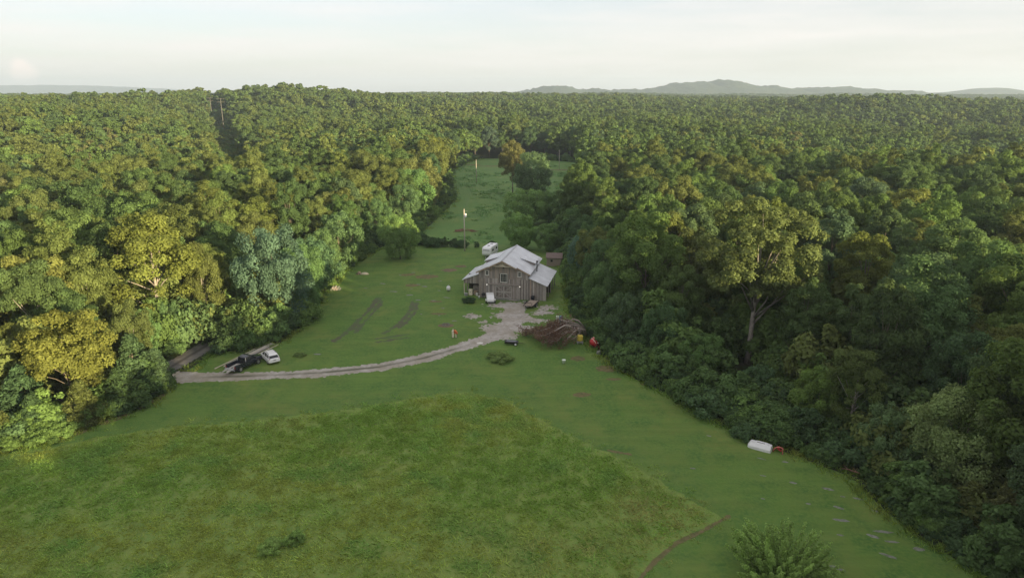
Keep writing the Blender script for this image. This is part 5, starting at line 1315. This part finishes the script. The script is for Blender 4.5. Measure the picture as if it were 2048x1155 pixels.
# log piles on the left lawn
lp = thing('log_pile', 'grey pile of weathered logs near the left lawn edge', 'log pile', (-37.4, 139.3, 0), R(5))
for k, (x, z, r, y) in enumerate([(-.75, .24, .24, 0), (-.25, .22, .22, .05), (.25, .25, .25, 0), (.75, .22, .22, -.05), (-.5, .6, .2, 0), (0, .62, .22, .1), (.5, .58, .2, 0)]):
    MB().lathe([(r * .98, -.55), (r, -.5), (r, .5), (r * .97, .55)], 10, Matrix.Translation((x * 1.1, y, z)) @ Matrix.Rotation(R(90), 4, 'X')).build('log', M['rock' if k % 3 == 0 else 'old_wood'], lp)
st = thing('stump_heap', 'tan uprooted stump and sawdust heap on the upper left lawn', 'stump', (-34.6, 152.6, 0))
MB().lathe([(.5, 0), (.36, .25), (.34, .6), (.3, .62)], 12, Matrix.Translation((-.7, 0, 0))).build('stump', M['warm_wood'], st)
for a in (0.3, 1.6, 2.7, 4.0, 5.2): MB().tube([(-.7 + .3 * math.cos(a), .3 * math.sin(a), .2), (-.7 + .7 * math.cos(a), .7 * math.sin(a), .1), (-.7 + 1.0 * math.cos(a), 1.0 * math.sin(a), -.02)], [.14, .08, .03], 6).build('root', M['bark'], st)
MB().loft([[Vector((.55 + 1.05 * fr * math.cos(t), .7 * fr * math.sin(t), z)) for t in [2 * math.pi * k / 14 for k in range(14)]] for fr, z in ((1, -.02), (.8, .2), (.45, .38), (.15, .45))]).build('sawdust_heap', M['pale_wood'], st, True)

# things stored in and before the left lean-to
def crate(lx, ly, w, d, h, mat, label, cat='box', name='storage_box', rz=0.0):
    p = bl(lx, ly); t = thing(name, label, cat, (p.x, p.y, 0), R(-12) + rz)
    MB().box((0, 0, h / 2), (w, d, h), bev=.03).build('body', M[mat], t)
    MB().box((0, 0, h + .02), (w + .05, d + .05, .06), bev=.015).build('lid', M[mat], t)
    MB().box((0, -d / 2 - .02, h * .6), (w * .3, .03, .06)).build('handle', M['black'], t)
crate(-7.2, 1.2, .75, .6, 1.15, 'cream', 'pale upright chest in the open lean-to bay', 'chest', 'chest')
crate(-8.0, .5, .6, .5, .5, 'grey_metal', 'grey box beside the left lean-to post')
crate(-6.2, 1.6, .6, .55, .8, 'warm_wood', 'brown wooden box in the lean-to bay by the barn wall')
crate(-6.6, 3.6, 1.2, .9, 1.4, 'old_wood', 'big dark crate deep inside the left lean-to', 'crate', 'crate')
crate(-5.75, .9, .45, .4, .55, 'white_trim', 'small white box at the barn corner in the lean-to')
for k in range(9):
    p = bl(-5.6 - .32 * (k % 5), 2.2 + .1 * (k // 5)); o = MB().lathe([(.14, -.3), (.15, -.28), (.15, .28), (.14, .3)], 9, Matrix.Translation((0, 0, .16 + .28 * (k // 5))) @ Matrix.Rotation(R(90), 4, 'X')).build('firewood_log', M['warm_wood' if k % 2 else 'dead_wood'])
    o.location = (p.x, p.y, 0); o.rotation_euler = (0, 0, R(-10.5 + 8 * math.sin(k * 4)))
    tag(o, 'split firewood log stacked inside the left lean-to', 'log', 'firewood in the lean-to')
p = bl(-4.85, -.9); bk2 = thing('bucket', 'white bucket at the left front corner of the barn', 'bucket', (p.x, p.y, 0))
MB().lathe([(.17, 0), (.21, .48), (.23, .5), (.19, .5)], 12).build('pail', M['white_paint'], bk2, True)
MB().tube([(-.2, 0, .46), (-.14, -.16, .42), (.14, -.16, .42), (.2, 0, .46)], .012, 5).build('handle', M['grey_metal'], bk2)
p = bl(-4.0, -.7); gr = thing('grill', 'black barbecue grill against the barn left of the box trailer', 'grill', (p.x, p.y, 0), R(-10))
MB().lathe([(.1, .62), (.34, .7), (.42, .9), (.36, 1.08), (.1, 1.2)], 14).build('kettle', M['black'], gr, True)
for a in (.5, 2.6, 4.7): MB().tube([(.25 * math.cos(a), .25 * math.sin(a), .7), (.42 * math.cos(a), .42 * math.sin(a), 0)], .025, 5).build('leg', M['black'], gr)
p = bl(6.2, -.55); dr_ = thing('welder_cart', 'dark machine cart against the right lean-to front', 'cart', (p.x, p.y, 0), R(-10))
MB().box((0, 0, .75), (.7, .6, .8), bev=.06).build('casing', M['car_dark'], dr_); MB().tube([(-.3, .25, 1.1), (-.3, .35, 1.5), (.3, .35, 1.5), (.3, .25, 1.1)], .025, 5).build('handle', M['black'], dr_)
for s in (-1, 1): wheel(dr_, 0, s * .36, .2, .1)
for k, (lx, ly, L, rz) in enumerate([(-1.9, -1.0, 1.2, .1), (2.2, -1.1, 1.6, -.1), (5.4, -1.5, 2.2, .06), (6.8, -1.2, 1.7, .2)]):
    p = bl(lx, ly); o = MB().box((0, 0, .09), (L, .35, .12), bev=.02).build('timber_offcut', M['old_wood' if k % 2 else 'grey_board']); o.location = (p.x, p.y, .02); o.rotation_euler = (0, 0, R(-12) + rz)
    tag(o, ['short plank left of the barn doors on the gravel', 'plank lying right of the barn doors', 'long timber behind the flatbed trailer', 'timber lying at the right lean-to corner'][k], 'timber', 'timbers along the barn front')

# dead bare tree at the right picture edge
for j, (x, y, h) in enumerate([(57.5, 76.5, 11.5), (40.6, 73.6, 6.5)]):
    dt = thing('dead_tree', ['bare grey dead branches at the right picture edge', 'thin bare snag in the dark gap above the orange branch'][j], 'dead tree', (x, y, 0), .5 + j)
    rg2 = random.Random(40 + j); s = h / 11.5
    MB().tube([(0, 0, 0), (.2 * s, 0, h * .35), (-.2 * s, .2, h * .7), (0, .1, h)], [.22 * s, .17 * s, .1 * s, .03], 7).build('trunk', M['pale_bark'], dt, True)
    for k in range(12):
        z = h * rg2.uniform(.35, .92); a = rg2.uniform(0, 6.28); L = rg2.uniform(1.5, 4) * s
        e = Vector((math.cos(a), math.sin(a), rg2.uniform(.1, .7))); p0 = Vector((0, .05, z))
        b = MB().tube([p0, p0 + e * L * .5 + Vector((0, 0, .25)), p0 + e * L], [.085 * s, .055 * s, .018], 5).build('branch', M['pale_bark'], dt, True)
        tw = MB()
        for q in range(4):
            p1_ = p0 + e * L * rg2.uniform(.4, .95); tw.tube([p1_, p1_ + Vector((rg2.uniform(-1, 1), rg2.uniform(-1, 1), rg2.uniform(-.1, .8))) * s], [.025, .008], 4)
        tw.build('twig', M['pale_bark'], b)['kind'] = 'stuff'

# ------------------------------------------------------------------ meadow grass and foreground bush
def tuft_mesh(name, n, h, spread, width, seed, lean=.5):
    rs = np.random.RandomState(seed)
    b = np.stack([rs.normal(0, spread, n), rs.normal(0, spread, n), np.zeros(n)], -1)
    a = rs.rand(n) * 6.28; hh = h * rs.uniform(.5, 1.15, n); le = lean * rs.uniform(.2, 1, n)
    d = np.stack([np.cos(a), np.sin(a), np.zeros(n)], -1); s = np.stack([-np.sin(a), np.cos(a), np.zeros(n)], -1) * (width * rs.uniform(.7, 1.3, n))[:, None]
    m = b + d * (hh * le * .35)[:, None] + np.array([0, 0, 1]) * (hh * .6)[:, None]
    t = b + d * (hh * le)[:, None] + np.array([0, 0, 1]) * hh[:, None]
    v = np.stack([b - s, b + s, m + s * .8, t, m - s * .8], 1).reshape(-1, 3)
    f = np.arange(5 * n).reshape(-1, 5)
    return raw_mesh(name, v, f, M['leaf_inst'], False, {'lv': ('FLOAT', np.repeat(rs.uniform(.75, 1.25, n), 5))})
TUFT = source_collection('tuft', [tuft_mesh('tuft_a', 16, .40, .22, .012, 1, 1.4), tuft_mesh('tuft_b', 14, .55, .2, .011, 2, 1.0), tuft_mesh('tuft_c', 18, .28, .26, .014, 3, 1.8), tuft_mesh('tuft_d', 14, .32, .24, .019, 4, 1.7)])
rs = np.random.RandomState(77)
n = 19000
px = rs.uniform(-80, 23, n); py = 44 + 46 * rs.rand(n) ** 0.8
mo = MEADOW; jx, jy = rs.normal(0, .7, n), rs.normal(0, .7, n)
k = in_poly(px + jx, py + jy, MEADOW) & (np.abs(px) < .74 * py + 13); px, py = px[k], py[k]
ed, _, _ = seg_dist(px, py, MEADOW + [MEADOW[0]])
w1 = fbm(px, py, 9, 91, 4); w2 = fbm(px, py, 3.0, 95, 3); w3 = fbm(px, py, 16, 97, 3)
c0, c1, c2, c3 = np.array([.36, .57, .14]), np.array([.49, .60, .16]), np.array([.26, .45, .12]), np.array([.52, .51, .21])
mixf = lambda a, b, t: a + (b - a) * np.clip(t, 0, 1)[:, None]
tint = mixf(np.repeat(c0[None], len(px), 0), c1, (w1 - .42) * 4.5); tint = mixf(tint, c2, (w2 - .55) * 5); tint = mixf(tint, c3, (w3 - .60) * 4 * (rs.rand(len(px)) < .6))
tint *= rs.uniform(.82, 1.2, (len(px), 1))
s = (.55 + .9 * w2) * np.clip(.45 + ed / 2.5, .45, 1) * rs.uniform(.7, 1.25, len(px))
scatter('meadow_grass', TUFT, np.stack([px, py, np.zeros(len(px))], -1), rs.uniform(0, 6.28, len(px)), np.stack([s * 1.25, s * 1.25, s * .62], -1), tint, np.where(w2 > .58, 3, rs.randint(0, 3, len(px))), 'tall unmown grass covering the foreground meadow', 'grass')
# weeds along the wood foot and around the open edge
wd = np.concatenate([along(EDGE_L[1:], -1.2, 1.2, .22, 61, .5), along(EDGE_R[:-1], -1.0, 1.2, .16, 62, .5), along(PASTURE[:8], -2, 2, .5, 63, .5)])
rd2, _, _ = seg_dist(wd[:, 0], wd[:, 1], ROAD); dd2, _, _ = seg_dist(wd[:, 0], wd[:, 1], DRIVE); wd = wd[(rd2 > 2.1) & (dd2 > 2.2)]
tw_ = mixf(np.repeat(c0[None] * .8, len(wd), 0), c1 * .8, (fbm(wd[:, 0], wd[:, 1], 4, 99) - .4) * 3)
sw = rs.uniform(.5, 1.5, len(wd))
scatter('edge_weeds', TUFT, np.stack([wd[:, 0], wd[:, 1], np.zeros(len(wd))], -1), rs.uniform(0, 6.28, len(wd)), np.stack([sw, sw, sw], -1), tw_, rs.randint(0, 4, len(wd)), 'rank weeds along the mown edge below the woods', 'weeds')
# rank patches in the back pasture
n = 2400
qx = rs.uniform(-34, 40, n); qy = rs.uniform(183, 400, n)
k = in_poly(qx, qy, PASTURE) & (fbm(qx, qy * .5, 9, 107, 4) > .56); qx, qy = qx[k], qy[k]
sq = rs.uniform(.8, 2.0, len(qx))
scatter('pasture_weeds', TUFT, np.stack([qx, qy, np.zeros(len(qx))], -1), rs.uniform(0, 6.28, len(qx)), np.stack([sq * 1.6, sq * 1.6, sq], -1), np.array([[.22, .40, .16]]) * rs.uniform(.8, 1.25, (len(qx), 1)), rs.randint(0, 4, len(qx)), 'darker weedy patches across the back pasture', 'weeds')
# willowy bush in the foreground
wb = thing('willow_bush', 'feathery light green bush rising at the bottom edge of the picture', 'bush', (22.8, 49.6, 0))
rs = np.random.RandomState(5); Ps, Ns, Ls, Bs = [], [], [], []; mb = MB()
for i in range(170):
    a = rs.rand() * 6.28; r = 4.9 * rs.rand() ** .6; h = rs.uniform(2.4, 5.0) * (1 - .30 * r / 4.9); out = np.array([math.cos(a), math.sin(a), 0])
    b = out * r * .35; tip = out * (r * 1.0) + np.array([rs.normal(0, .15), rs.normal(0, .15), h])
    mb.tube([tuple(b), tuple(b * .5 + tip * .5 - out * .15), tuple(tip)], [.025, .018, .006], 4)
    m = 190; t = rs.uniform(.10, 1, m)[:, None]; mid = b * .5 + tip * .5 - out * .15
    c = (1 - t) ** 2 * b + 2 * t * (1 - t) * mid + t ** 2 * tip
    rad = .62 * (1 - t * .70); d = unit(rs.normal(size=(m, 3)))
    Ps.append(c + d * rad * rs.uniform(.3, 1, (m, 1))); Ns.append(unit(d + np.array([0, 0, .6]))); Ls.append(rs.uniform(.16, .32, m)); Bs.append(np.full(m, rs.uniform(.75, 1.2)) * (0.8 + .4 * t[:, 0]))
o = link('foliage', crown_mesh('willow_foliage', [(np.concatenate(Ps), np.concatenate(Ns), np.concatenate(Ls), np.concatenate(Bs))], M['leaf_obj'], 5, .4), wb); o.color = (.27, .41, .12, 1)
mb.build('stem', M['bark'], wb)

# ------------------------------------------------------------------ far hills and the air between
def hill_mesh(name, x0, x1, y, prof, depth, label, seed, rough=6.0, step=30):
    xs = np.arange(x0, x1 + 1, step); ys = np.linspace(-depth, depth, 15)
    gx, gy = np.meshgrid(xs, ys)
    px_, pz_ = zip(*prof)
    crest = np.interp(gx, px_, pz_)
    fall = np.cos(np.clip(gy / depth, -1, 1) * math.pi / 2) ** 1.2
    nz_ = (fbm(gx, gy + y, step * 6, seed, 4) - .5) * rough * 1.6 + (vnoise(gx, gy + y, step * .9, seed + 9) - .5) * rough
    z = crest * fall + nz_ * fall
    z[0] = -20; z[-1] = -20
    nx, ny = len(xs), len(ys)
    v = np.stack([gx, gy + y, z], -1).reshape(-1, 3); i = np.arange(nx * ny).reshape(ny, nx)
    f = np.stack([i[:-1, :-1], i[:-1, 1:], i[1:, 1:], i[1:, :-1]], -1).reshape(-1, 4)
    o = link(name, raw_mesh(name, v, f, M['far_hill'], True)); tag(o, label, 'hill', kind='structure'); return o
# (px in the photograph -> x at that distance) worked out beforehand
hill_mesh('hill', -500, 2900, 4600, [(-500, 35), (-330, 42), (0, 48), (250, 92), (330, 95), (450, 66), (820, 66), (1050, 100), (1230, 108), (1330, 128), (1430, 126), (1560, 95), (1700, 88), (1800, 74), (2150, 84), (2250, 72), (2500, 55), (2900, 35)], 700, 'wooded blue green hills along the right horizon', 301, 17, 20)
hill_mesh('ridge', -9500, -3800, 9800, [(-9500, 150), (-7600, 158), (-6600, 150), (-6450, 160), (-5500, 142), (-4800, 112), (-3800, 30)], 900, 'long pale blue ridge on the left horizon', 302, 9, 60)
hill_mesh('mesa', 2850, 4400, 5300, [(2850, 30), (3200, 50), (3380, 66), (3480, 82), (3640, 84), (3740, 68), (3900, 46), (4400, 36)], 500, 'small flat topped blue hill at the right horizon', 303, 4, 40)

hz = MB().box((0, 5200, 148), (26000, 17000, 310)).build('haze', plain('haze_tmp', (1, 1, 1)))
hm, hn, hl = new_mat('haze_air')
ho = hn.new('ShaderNodeOutputMaterial'); hv = hn.new('ShaderNodeVolumePrincipled')
hv.inputs['Color'].default_value = (0.64, 0.80, 1.0, 1); hv.inputs['Density'].default_value = 1.2e-4; hv.inputs['Anisotropy'].default_value = 0.15
hl.new(hv.outputs[0], ho.inputs['Volume'])
hz.data.materials.clear(); hz.data.materials.append(hm)
tag(hz, 'thin pale evening haze over the distant woods', 'haze', kind='stuff')
